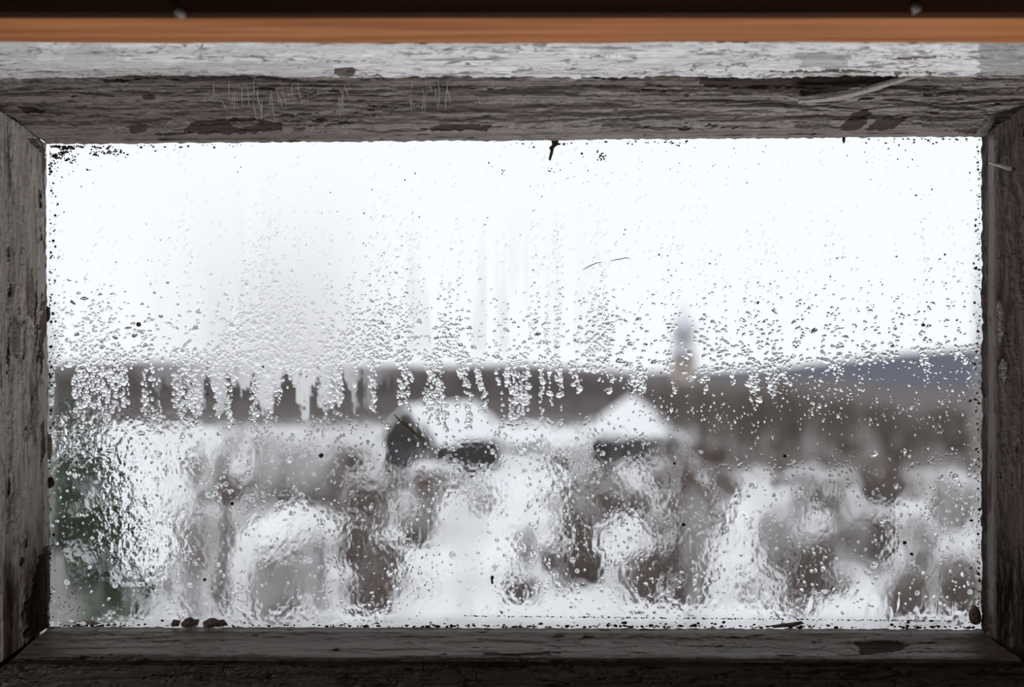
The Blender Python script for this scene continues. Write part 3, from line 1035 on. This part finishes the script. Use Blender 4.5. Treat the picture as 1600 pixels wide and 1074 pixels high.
mb.build('paint_curl', M_FLAKE, window, smooth=True, label='long curled strip of peeling paint')
# smaller lifted scales of paint on the sash
for (x0, x1, y0, y1, dp) in ((1240, 1300, 190, 205, -.018), (232, 284, 191, 205, -.018), (240, 292, 207, 214, -.016), (1060, 1092, 121, 132, -.028), (310, 440, 123, 133, -.030), (60, 170, 124, 136, -.030),
                             (0, 40, 124, 138, -.030), (195, 300, 124, 134, -.030), (360, 405, 189, 198, -.019), (940, 1000, 190, 202, -.019), (1440, 1520, 190, 203, -.018), (1448, 1530, 120, 134, -.030),
                             (1560, 1574, 560, 600, -.024), (1556, 1567, 470, 540, -.024), (20, 30, 500, 560, -.021), (44, 54, 420, 500, -.019), (50, 60, 610, 690, -.017)):
    n = 10
    mb = MB()
    tall = (y1 - y0) > (x1 - x0)
    for s in (0, 1):
        for i in range(n + 1):
            t = i / n
            for j in range(3):
                a = 0.5 + (j / 2 - 0.5) * max(0.12, math.sin(PI * min(1, max(0, t))) ** 0.45) * (0.75 + 0.5 * float(vnoise(i * .9 + x0, j * 2, 23)))
                rr = (vnoise(i * .7 + x0, j * 3 + s * 0, 13) - .5)
                if tall:
                    x, y = x0 + (x1 - x0) * a + rr * 4, y0 + (y1 - y0) * t
                else:
                    x, y = x0 + (x1 - x0) * t, y0 + (y1 - y0) * a + rr * 5 * (1 if j != 1 else 0)
                lift = 0.0006 + 0.0012 * a + 0.0006 * (vnoise(i * .5, j, 3) - .5)
                q = P(x, y, D + dp - lift)
                mb.v.append((q[0], q[1] + 0.0004 * s, q[2]))
    m0 = 3 * (n + 1)
    for i in range(n):
        for j in range(2):
            a = i * 3 + j
            mb.f.append((a, a + 3, a + 4, a + 1))
            mb.f.append((m0 + a, m0 + a + 1, m0 + a + 4, m0 + a + 3))
        for a in (i * 3, i * 3 + 2):
            mb.f.append((a, a + 3, m0 + a + 3, m0 + a))
    mb.build('paint_scale', M_SCALE, window, smooth=True)
# dusty threads of cobweb on the top rail
mb = MB()
for k in range(46):
    x = random.choice((random.uniform(375, 465), random.uniform(375, 465), random.uniform(320, 420), random.uniform(638, 730), random.uniform(638, 780), random.uniform(528, 540)))
    y = random.uniform(124, 160)
    ln = random.uniform(12, 34)
    dx = random.uniform(-3, 8)
    mb.tube([P(x, y, D - .034), P(x + dx * .5, y + ln * .5, D - .031), P(x + dx, y + ln, D - .027)], [0.00012, 0.00025, 0.0001], 3)
mb.build('cobweb_threads', M_WEB, kind='stuff', label='pale dusty cobweb threads hanging on the top rail', category='cobweb')

MB().box((gx0 - 0.05, 0.05, (537 - 1075) * S), (gx1 + 0.05, 0.12, (537 - 1050) * S)).build('trim_2', M_GREYW, kind='structure', label='outer window sill')
MB().box((-0.6, -0.085, (537 - 1190) * S), (0.6, 0.0, (537 - 1140) * S)).build('shade_board', M_DARKRAIL, kind='structure', label='unseen board added under the sash to shade its lower face')  # added out of view to keep light from below off the bottom rail


# ------------------------------------------------------------------ outside: land
def gz(d):
    return -4.3 - 0.041 * d


def gd(py):
    """distance at which the ground shows at that height of the frame"""
    return 4.3 * F / (py - 537 - 0.041 * F)


ds = np.concatenate([np.linspace(1.6, 30, 26), np.linspace(31, 120, 60), np.linspace(130, 420, 20)])
tt = np.linspace(-1, 1, 161)
Dg, Tg = np.meshgrid(ds, tt, indexing='ij')
Xg = Tg * (Dg * 0.75 + 14)
Zg = gz(Dg) + (fbm(Xg / 9 + 50, Dg / 9, 3, 61) - 0.5) * np.clip(Dg / 40, 0.1, 1.2)
V = np.stack([Xg, Dg - D, Zg], -1).reshape(-1, 3)
idx = np.arange(len(V)).reshape(Dg.shape)
q = np.stack([idx[:-1, :-1], idx[:-1, 1:], idx[1:, 1:], idx[1:, :-1]], -1).reshape(-1, 4)
PXg = 800 + Xg / Dg * F
PYg = 537 - Zg / Dg * F


BLOBS = [(520, 730, 105, 45, 1), (300, 850, 40, 110, .7), (350, 840, 16, 110, .9), (440, 905, 50, 40, .6), (560, 830, 40, 60, .7), (600, 912, 60, 30, .7), (665, 800, 40, 50, .7), (900, 830, 28, 80, 1),
         (1010, 890, 50, 45, .9), (1080, 830, 36, 100, 1.2), (1215, 850, 26, 60, .9), (1290, 865, 45, 40, .7), (1350, 820, 36, 50, .6), (1400, 740, 130, 22, .8), (1490, 885, 38, 70, .7), (1430, 900, 55, 26, .6),
         (1245, 930, 40, 35, .7), (690, 752, 60, 16, .7), (960, 765, 60, 38, .7), (1330, 695, 260, 38, 1.2), (820, 850, 18, 40, .5), (810, 915, 35, 14, .7), (420, 720, 40, 40, .6), (330, 668, 130, 12, .6), (560, 672, 40, 14, .7), (855, 715, 60, 14, .6), (1120, 740, 40, 14, .5), (480, 880, 22, 60, .6), (1180, 740, 60, 14, .5)]


def brush_density(px, py):
    t = 0
    px, py = px + 60 * (fbm(np.asarray(px) / 45, np.asarray(py) / 30, 3, 77) - 0.5), py + 70 * (fbm(np.asarray(px) / 28, np.asarray(py) / 60, 3, 78) - 0.5)
    for (cx, cy, sx, sy, k) in BLOBS:
        t = t + k * np.exp(-(((px - cx) / sx) ** 2 + ((py - cy) / sy) ** 2))
    return t


br = np.clip(brush_density(PXg, PYg), 0, 1) * 0.5 + 0.12 * sstep(0.5, 0.6, fbm(Xg / 3, Dg / 3, 3, 66)) * (PYg > 690)
br = np.maximum(br, 0.9 * sstep(1020, 1120, PXg) * sstep(78, 92, Dg))
br = np.maximum(br, 0.88 * sstep(0.30, 0.42, fbm(Xg / 2.5, Dg / 2.5, 3, 67)) * (1 - sstep(17, 24, Dg)))
br = np.maximum(br, 0.8 * sstep(195, 240, Dg))
gg = NT('snow_and_dead_grass')
gb = gg.n('ShaderNodeBsdfPrincipled', i_Roughness=0.8)
gb.inputs['Specular IOR Level'].default_value = 0.2
ga = gg.n('ShaderNodeAttribute', attribute_name='brush')
gm_ = gg.n('ShaderNodeMixRGB')
gm_.inputs[1].default_value = (0.945, 0.95, 0.96, 1)
gm_.inputs[2].default_value = (0.115, 0.085, 0.073, 1)
gg.l(ga.outputs['Fac'], gm_.inputs[0])
gg.l(gm_.outputs[0], gb.inputs['Base Color'])
gg.l(gb.outputs[0], gg.out.inputs[0])
link('ground', np_mesh('ground', V, q, True, {'brush': np.clip(br, 0, 1)}), gg.m, kind='structure', label='snow-covered ground sloping away below the window')


def ridge(name, px0, px1, top, d0, d1, base, mat, label, seed, amp=3):
    """a hill whose skyline is seen at top(px); it rises from distance d0 to d1"""
    n, m = 120, 10
    V = []
    for i in range(n + 1):
        px = px0 + (px1 - px0) * i / n
        for j in range(m + 1):
            t = j / m
            d = d0 + (d1 - d0) * t
            zt = (537 - (top(px) + (vnoise(px / 25, t * 3, seed) - .5) * amp)) * d1 / F
            z0 = gz(min(d0, 400)) if base is None else base
            V.append(((px - 800) * d / F, d - D, z0 + (zt - z0) * math.sin(t * PI / 2)))
        V.append(((px - 800) * d1 * 1.2 / F, d1 * 1.2 - D, -60))
    k = m + 2
    idx = np.arange((n + 1) * k).reshape(n + 1, k)
    q = np.stack([idx[:-1, :-1], idx[1:, :-1], idx[1:, 1:], idx[:-1, 1:]], -1).reshape(-1, 4)
    return link(name, np_mesh(name, np.array(V), q, True), mat, kind='structure', label=label)


lerp = lambda x, xs, ys: float(np.interp(x, xs, ys))
ridge('far_hill', -900, 2500, lambda p: lerp(p, [-900, 0, 500, 900, 1120, 1200, 1300, 1400, 1540, 1800, 2500], [560, 575, 582, 583, 580, 576, 566, 553, 543, 535, 540]), 700, 1500, -60, M_HILL, 'far wooded hill rising to the right, haze in its blue-grey colour', 71, 2)
ridge('wooded_slope', -900, 2500, lambda p: lerp(p, [-900, 0, 240, 400, 560, 900, 1000, 1100, 1300, 1400, 1540, 2500], [570, 566, 566, 566, 570, 572, 583, 588, 594, 603, 606, 600]), 330, 620, None, M_SLOPE, 'brown leafless wooded slope across the valley', 73, 6)


# ---- trees
def twig_tree(seed, h, spread, nb, depth, r0, upright=0.6):
    rs = random.Random(seed)
    mb = MB()

    def grow(p, dirv, ln, r, lv):
        q1 = p + dirv * ln * 0.5 + Vector((rs.uniform(-1, 1), rs.uniform(-1, 1), 0)) * ln * 0.06
        q2 = p + dirv * ln
        mb.tube([p, q1, q2], [r, r * 0.8, r * 0.55], 4 if lv == 0 else 3, cap=False)
        if lv >= depth:
            return
        for k in range(nb):
            t = rs.uniform(0.3, 1.0)
            b = p + dirv * ln * t
            a = rs.uniform(0, 2 * PI)
            sd = Vector((math.cos(a), math.sin(a), rs.uniform(-0.1, 0.5)))
            nd = (dirv * upright + sd * spread).normalized()
            grow(b, nd, ln * rs.uniform(0.4, 0.62), r * 0.5, lv + 1)
    grow(Vector((0, 0, 0)), Vector((rs.uniform(-.05, .05), rs.uniform(-.05, .05), 1)).normalized(), h * 0.62, r0, 0)
    return mb


def bush_mb(seed, h, w_, n):
    rs = random.Random(seed)
    mb = MB()
    for k in range(n):
        a = rs.uniform(0, 2 * PI)
        lean = rs.uniform(0.05, 0.55) * w_ / h
        dv = Vector((math.cos(a) * lean, math.sin(a) * lean, 1)).normalized()
        p = Vector((math.cos(a), math.sin(a), 0)) * rs.uniform(0, 0.25) * w_
        ln = h * rs.uniform(0.6, 1.0)
        q = [p, p + dv * ln * .5 + Vector((rs.uniform(-.1, .1), rs.uniform(-.1, .1), 0)) * w_, p + dv * ln]
        mb.tube(q, [0.03 * h / 2, 0.022 * h / 2, 0.008 * h / 2], 3, cap=False)
        for m in range(4):
            t = rs.uniform(0.3, 0.95)
            b = q[0].lerp(q[2], t)
            a2 = rs.uniform(0, 2 * PI)
            d2 = Vector((math.cos(a2) * .6, math.sin(a2) * .6, rs.uniform(.3, 1))).normalized()
            mb.tube([b, b + d2 * ln * rs.uniform(.18, .4)], [0.014 * h / 2, 0.006 * h / 2], 3, cap=False)
    return mb


wood_me = [twig_tree(200 + k, 1.0, 0.75, 7, 2, 0.016).mesh('bare_tree') for k in range(5)]
for m in wood_me:
    m.materials.append(M_WOODS)
brush_me = [twig_tree(260 + k, 1.0, 0.8, 8, 2, 0.02, 0.8).mesh('brush_tree') for k in range(4)]
for m in brush_me:
    m.materials.append(M_BRUSH)


def ground_at(px, d):
    x = (px - 800) * d / F
    return x, d - D, gz(d) - 0.1


placed = 0
for k in range(170):           # the wood across the valley, left and middle
    px = -40 + 1100 * (k + random.random()) / 170
    d = random.uniform(225, 300)
    x, y, z = ground_at(px, d)
    top = lerp(px, [-100, 200, 245, 290, 600, 780, 830, 900, 1000, 1060], [568, 566, 545, 566, 564, 552, 560, 566, 580, 590]) + random.uniform(-2, 14)
    h = (537 - top) * d / F - z
    o = link('bare_tree', wood_me[k % 5], None, None, label='bare tree of the dark wood across the valley', category='tree', group='bare trees of the wood across the valley')
    o.location = (x, y, z)
    o.scale = (h * 0.72, h * 0.72, h * 1.05)
    o.rotation_euler = (0, 0, random.uniform(0, 6.28))
for k in range(190):           # brown alder scrub on the right, nearer
    px = 1040 + 560 * random.random()
    d = random.choice((random.uniform(84, 115), random.uniform(95, 150), random.uniform(130, 240)))
    x, y, z = ground_at(px, d)
    top = lerp(px, [1000, 1100, 1200, 1300, 1400, 1540], [592, 588, 590, 602, 622, 632]) + random.uniform(0, 20) + (18 if d < 120 else 0)
    h = max(2.5, (537 - top) * d / F - z)
    o = link('brush_tree', brush_me[k % 4], None, None, label='rust-brown leafless alder of the scrub on the right slope', category='tree', group='brown alders on the right-hand slope')
    o.location = (x, y, z)
    o.scale = (h * 0.8, h * 0.8, h * 1.05)
    o.rotation_euler = (0, 0, random.uniform(0, 6.28))

# ---- garden bushes, trunks
bush_me = [bush_mb(300 + k, 1.0, 0.9, 26).mesh('twigs') for k in range(5)]
for m in bush_me:
    m.materials.append(M_TWIG)
snowpad_me = []
for k in range(3):
    mb = MB()
    for q in range(9):
        mb.blob((random.uniform(-.4, .4), random.uniform(-.4, .4), random.uniform(.55, .98)), (random.uniform(.07, .16), random.uniform(.07, .16), random.uniform(.04, .08)), 6, 4, .2, .5)
    m = mb.mesh('snow_clump', True)
    m.materials.append(M_SNOW)
    snowpad_me.append(m)


def bush(px, top, base, wpx, label, snow=False, k=0, dense=1):
    d = gd(base)
    x, y, z = ground_at(px, d)
    h = (base - top) * d / F
    wd = wpx * d / F
    r = empty('bare_bush', (x, y, z), label=label, category='bush')
    for q in range(dense):
        o = link('twigs', bush_me[(k + q) % 5], None, r)
        o.scale = (wd, wd, h)
        o.rotation_euler = (0, 0, k + q * 2.1)
    if snow:
        o = link('snow_clump', snowpad_me[k % 3], None, r, label='snow lying on the twigs')
        o.scale = (wd, wd, h)
    return r


B = [(440, 690, 790, 110, 'brown bush thicket right of the white strip, leftmost of three', 3), (505, 690, 800, 110, 'brown bush thicket left of the dark house, middle one of three', 3), (575, 738, 812, 100, 'brown bush thicket right in front of the dark house', 3),
     (300, 735, 960, 90, 'pale brown bush between the spruce and the thin trunk', 1), (420, 835, 965, 80, 'bare bush low in the snow right of the thin trunk', 2), (500, 820, 945, 34, 'narrow upright bush between two snow patches', 3),
     (560, 790, 875, 70, 'bare bush in front of the snow patches, left of centre', 2), (590, 870, 950, 90, 'low bare bush at the foot, left of centre', 2), (650, 770, 850, 80, 'bare bush under the red shed', 2),
     (822, 800, 890, 44, 'lone grey bush in the open snow', 1), (812, 895, 938, 70, 'low dark shrub at the edge of the open snow', 3), (905, 750, 915, 50, 'dark upright bush at the right edge of the open snow', 3),
     (920, 850, 915, 60, 'low dark bush in front of the upright one', 3), (975, 760, 800, 100, 'bush against the wall below the pyramid roof', 2), (1010, 840, 940, 90, 'brown bush left of the tall brown trunk', 2),
     (1210, 790, 890, 50, 'dark bush right of the white strip of snow', 3), (1270, 820, 905, 70, 'dark leaning bush right of centre', 3), (1240, 890, 965, 80, 'low grey bush at the foot of the right half', 1),
     (1350, 790, 880, 90, 'brown bush between snow clumps on the right', 2), (1495, 850, 965, 70, 'brown bush by the right edge of the pane', 3), (1420, 890, 965, 100, 'low brown bush on the far right foot', 2),
     (1380, 735, 790, 120, 'scrub bush under the brown slope, right', 2), (1290, 735, 800, 90, 'scrub bush under the brown slope, middle', 2), (1490, 735, 830, 100, 'scrub bush under the brown slope, far right', 2), (1130, 725, 770, 70, 'scrub bush right of the pyramid-roofed house', 2)]
for k, (px, tp, bs, wd, lb, dn) in enumerate(B):
    bush(px, tp, bs, wd, lb, False, k, dn)
for k, (px, tp, bs, wd, lb) in enumerate(((1250, 738, 830, 60, 'snow-laden bush under the brown slope, left one'), (1310, 735, 830, 60, 'snow-laden bush under the brown slope, right one'), (1435, 790, 890, 90, 'large snow-laden bush on the far right'),
                                          (750, 745, 800, 80, 'snow-laden bush at the upper end of the open snow'), (470, 815, 920, 80, 'snow-laden bush left of centre'), (950, 735, 800, 90, 'snow-laden bush under the pyramid roof'))):
    bush(px, tp, bs, wd, lb, True, k, 1)


nb_ = 0
while nb_ < 105:
    cx, cy = random.uniform(250, 1530), random.uniform(690, 945)
    if random.random() > float(brush_density(cx, cy)):
        continue
    hp = random.uniform(40, 75) * (0.6 + 0.5 * (cy - 690) / 250)
    bush(cx, cy - hp / 2, min(948, cy + hp / 2), random.uniform(35, 70), 'bare brown bush among the others in the snowy gardens', False, nb_, random.choice((1, 2)))['group'] = 'bare bushes of the snowy gardens'
    nb_ += 1


def trunk_tree(px, top, base, wpx, label, seed):
    d = gd(base)
    x, y, z = ground_at(px, d)
    h = (base - top) * d / F
    r = empty('garden_tree', (x, y, z), label=label, category='tree')
    wr = wpx * d / F / 2
    mb = MB()
    pts = [(random.uniform(-.03, .03) * h * (i > 0), 0, h * i / 6) for i in range(7)]
    mb.tube(pts, [wr * (1 - 0.09 * i) for i in range(7)], 8)
    mb.build('trunk', M_BARK, r, smooth=True)
    for k in range(5):
        t = twig_tree(seed + k, h * 0.55, 0.9, 5, 2, wr * 0.35, 0.5)
        o = t.build('branch', M_TWIG, r)
        o.location = (0, 0, h * (0.3 + 0.14 * k))
        o.rotation_euler = (random.uniform(-.9, .9), random.uniform(-.9, .9), k * 1.3)
    return r


trunk_tree(1080, 735, 935, 44, 'tall brown tree trunk in front of the pyramid-roofed house', 410)
trunk_tree(348, 700, 955, 18, 'thin grey-brown tree trunk left of the white strip', 430)
trunk_tree(893, 735, 900, 14, 'thin dark tree trunk beside the open snow', 450)


# ---- spruce on the left
def spruce(px, base, top, halfw, label):
    d = gd(base)
    x, y, z = ground_at(px, d)
    h = (base - top) * d / F
    hw = halfw * d / F
    r = empty('spruce_tree', (x, y, z), label=label, category='tree')
    MB().tube([(0, 0, 0), (0, 0, h * .5), (0, 0, h)], [0.11, 0.07, 0.01], 8).build('trunk', M_BARK, r, smooth=True)
    bm = []
    for k in range(4):
        mb = MB()
        mb.tube([(0, 0, 0), (.5, 0, -.06), (1, 0, -.12)], [.02, .014, .005], 4)
        for q in range(40):
            t = random.uniform(.1, 1)
            s = random.choice((-1, 1))
            ln = .42 * (1.1 - t) + .1
            b = Vector((t, 0, -.12 * t))
            e = b + Vector((ln * .7, s * ln * random.uniform(.5, 1), random.uniform(-.16, .02)))
            mb.tube([b, b.lerp(e, .5) + Vector((0, 0, .02)), e], [.05, .065, .012], 4)
        m = mb.mesh('bough')
        m.materials.append(M_NEEDLE)
        mb = MB()
        for q in range(6):
            t = .25 + .13 * q
            mb.blob((t, random.uniform(-.12, .12), -.12 * t + .05), (.13, .12, .05), 7, 4, .2, .5)
        m2 = mb.mesh('snow_pad', True)
        m2.materials.append(M_SNOW)
        bm.append((m, m2))
    layers = 13
    for j in range(layers):
        t = j / (layers - 1)
        zz = h * (0.06 + 0.9 * t)
        ln = hw * (1 - t) ** 0.55 * (0.8 + 0.4 * ((j * 37) % 10) / 10) + 0.08
        nb = 11 if t < .7 else 7
        for q in range(nb):
            m, m2 = bm[random.randrange(4)]
            o = link('bough', m, None, r)
            o.location = (0, 0, zz + random.uniform(-.08, .08))
            s = ln * random.uniform(.75, 1.15)
            o.scale = (s, s, s)
            o.rotation_euler = (0, random.uniform(.1, .45), 2 * PI * q / nb + j * .7 + random.uniform(-.2, .2))
            if (j * 7 + q * 3) % 9 == 0 or (t > .2 and t < .32) or (j * 5 + q) % 6 == 0:
                link('snow_pad', m2, None, o)
    return r


spruce(112, 950, 585, 118, 'dark green spruce with snowy boughs at the left of the pane')


# ---- houses
def house(name, px, base, wpx, wall_h, roof_h, depth, wall_mat, label, pyramid=False, overhang=0.35, rot=0.0, snow_t=0.25, openings=(), front_gable=False):
    d = gd(base)
    x, y, z = ground_at(px, d)
    k = d / F
    w2 = wpx * k / 2
    wh, rh = wall_h * k, roof_h * k
    dp = depth
    r = empty(name, (x, y, z), label=label, category='house')
    r.rotation_euler = (0, 0, rot)
    MB().box((-w2, 0, -.5), (w2, dp, wh)).build('wall', wall_mat, r)
    ex, ey = w2 + overhang, dp / 2 + overhang
    cy = dp / 2
    for nm, z0, dz, e, mat in (('roof', wh, 0.0, 0, M_LOG), ('roof_snow', wh + 0.1, snow_t, -0.02, M_SNOW)):
        mb = MB()
        rx, ry = ex + e, ey + e
        if front_gable:
            y0_, y1_ = cy - ry, cy + ry
            if nm == 'roof':
                mb.v.extend([(-rx, y0_, z0), (rx, y0_, z0), (0, y0_, z0 + rh), (-rx, y1_, z0), (rx, y1_, z0), (0, y1_, z0 + rh)])
                mb.f.extend([(0, 1, 2), (5, 4, 3), (0, 3, 4, 1), (1, 4, 5, 2), (2, 5, 3, 0)])
            else:
                for sx in (-1, 1):
                    b0 = len(mb.v)
                    for (xx, zz) in ((sx * rx, wh + .02), (0, wh + rh + .02), (0, wh + rh + .02 + dz), (sx * rx, wh + .02 + dz)):
                        mb.v.extend([(xx, y0_, zz), (xx, y1_, zz)])
                    for i in range(4):
                        j = (i + 1) % 4
                        mb.f.append((b0 + 2 * i, b0 + 2 * i + 1, b0 + 2 * j + 1, b0 + 2 * j))
                    mb.f.append((b0, b0 + 2, b0 + 4, b0 + 6))
                    mb.f.append((b0 + 7, b0 + 5, b0 + 3, b0 + 1))
        elif pyramid:
            base_v = [(-rx, cy - ry, z0), (rx, cy - ry, z0), (rx, cy + ry, z0), (-rx, cy + ry, z0)]
            mb.v.extend(base_v)
            mb.v.extend([(a, b_, c_ + 0.08 + dz * .6) for a, b_, c_ in base_v])
            for s in (0.45, 0.12):      # slightly bellied slopes
                mb.v.extend([(a * s, cy + (b_ - cy) * s, z0 + 0.08 + dz + rh * (1 - s) * 0.98) for a, b_, c_ in base_v])
            mb.v.append((0, cy, z0 + dz + rh))
            mb.f.append((3, 2, 1, 0))
            for lv in range(3):
                for i in range(4):
                    j = (i + 1) % 4
                    mb.f.append((lv * 4 + i, lv * 4 + j, lv * 4 + 4 + j, lv * 4 + 4 + i))
            for i in range(4):
                mb.f.append((12 + i, 12 + (i + 1) % 4, 16))
        else:
            for xx in (-rx, rx):
                mb.v.extend([(xx, cy - ry, z0), (xx, cy + ry, z0), (xx, cy + ry, z0 + .08 + dz), (xx, cy, z0 + rh + dz), (xx, cy - ry, z0 + .08 + dz)])
            mb.f.extend([(0, 1, 2, 3, 4), (9, 8, 7, 6, 5), (0, 5, 6, 1), (1, 6, 7, 2), (2, 7, 8, 3), (3, 8, 9, 4), (4, 9, 5, 0)])
        mb.build(nm, mat, r, label='snow lying on the roof' if nm == 'roof_snow' else None)
    for (ox, oz, ow, oh, kind) in openings:
        f = MB().box((ox * w2 - ow / 2 - .06, -.06, oz - .06), (ox * w2 + ow / 2 + .06, .02, oz + oh + .06)).build('window_frame' if kind == 'w' else 'door', M_GREYW, r)
        if kind == 'w':
            MB().box((ox * w2 - ow / 2, -.08, oz), (ox * w2 + ow / 2, -.055, oz + oh)).build('window_glass', M_DARKPANE, f)
    return r


house('log_house', 993, 732, 128, 44, 62, 5.5, M_LOG, 'dark log house under a snow-covered pyramid roof, right of centre', True, 0.5, 0.0, 0.3, ((-.45, .6, .8, .9, 'w'), (.1, .6, .8, .9, 'w'), (.6, 0, .9, 1.9, 'd')))
house('log_house', 640, 736, 108, 40, 58, 6.5, M_LOG, 'dark log house with a gable and one snowy roof slope, left of centre', False, 0.4, -0.62, 0.28, ((-.45, .5, .8, .9, 'w'), (.1, .5, .8, .9, 'w'), (.65, 0, .9, 1.7, 'd')), True)
house('shed', 818, 712, 66, 12, 26, 5.0, M_GREYW, 'small pale shed with a thick snow roof between the two houses', False, 0.4, 0.0, 0.35, ((0, .1, .9, .9, 'w'),))
house('shed', 682, 765, 66, 22, 8, 2.5, M_REDW, 'low red-brown shed in front of the long dark house', False, 0.2, 0.0, 0.12, ((0.3, 0, .8, 1.0, 'd'),))

# ---- church tower on the skyline
d = 520.0
tw = empty('church_tower', P(1068, 640, d), label='church tower, pale from painted-in mist, with a grey onion dome on the skyline', category='tower')
k = d / F


def ring_stack(name, prof, mat, seg=14, parent=tw, label=None):
    mb = MB()
    mb.tube([(0, 0, z) for z, r_ in prof], [r_ for z, r_ in prof], seg)
    return mb.build(name, mat, parent, smooth=True, label=label)


ring_stack('shaft', [(-8, 20 * k), (88 * k, 19 * k)], M_PLASTER, 8)
ring_stack('belfry', [(88 * k, 17 * k), (112 * k, 16 * k)], M_TIN, 8)
ring_stack('onion_dome', [(112 * k, 10 * k), (118 * k, 17 * k), (126 * k, 19.5 * k), (134 * k, 17 * k), (142 * k, 10 * k), (148 * k, 5 * k), (154 * k, 2 * k)], M_TIN)
mb = MB()
mb.tube([(0, 0, 153 * k), (0, 0, 168 * k)], [.25, .2], 5).tube([(-1.0, 0, 163 * k), (1.0, 0, 163 * k)], [.18, .18], 5)
mb.build('finial', M_TIN, tw)
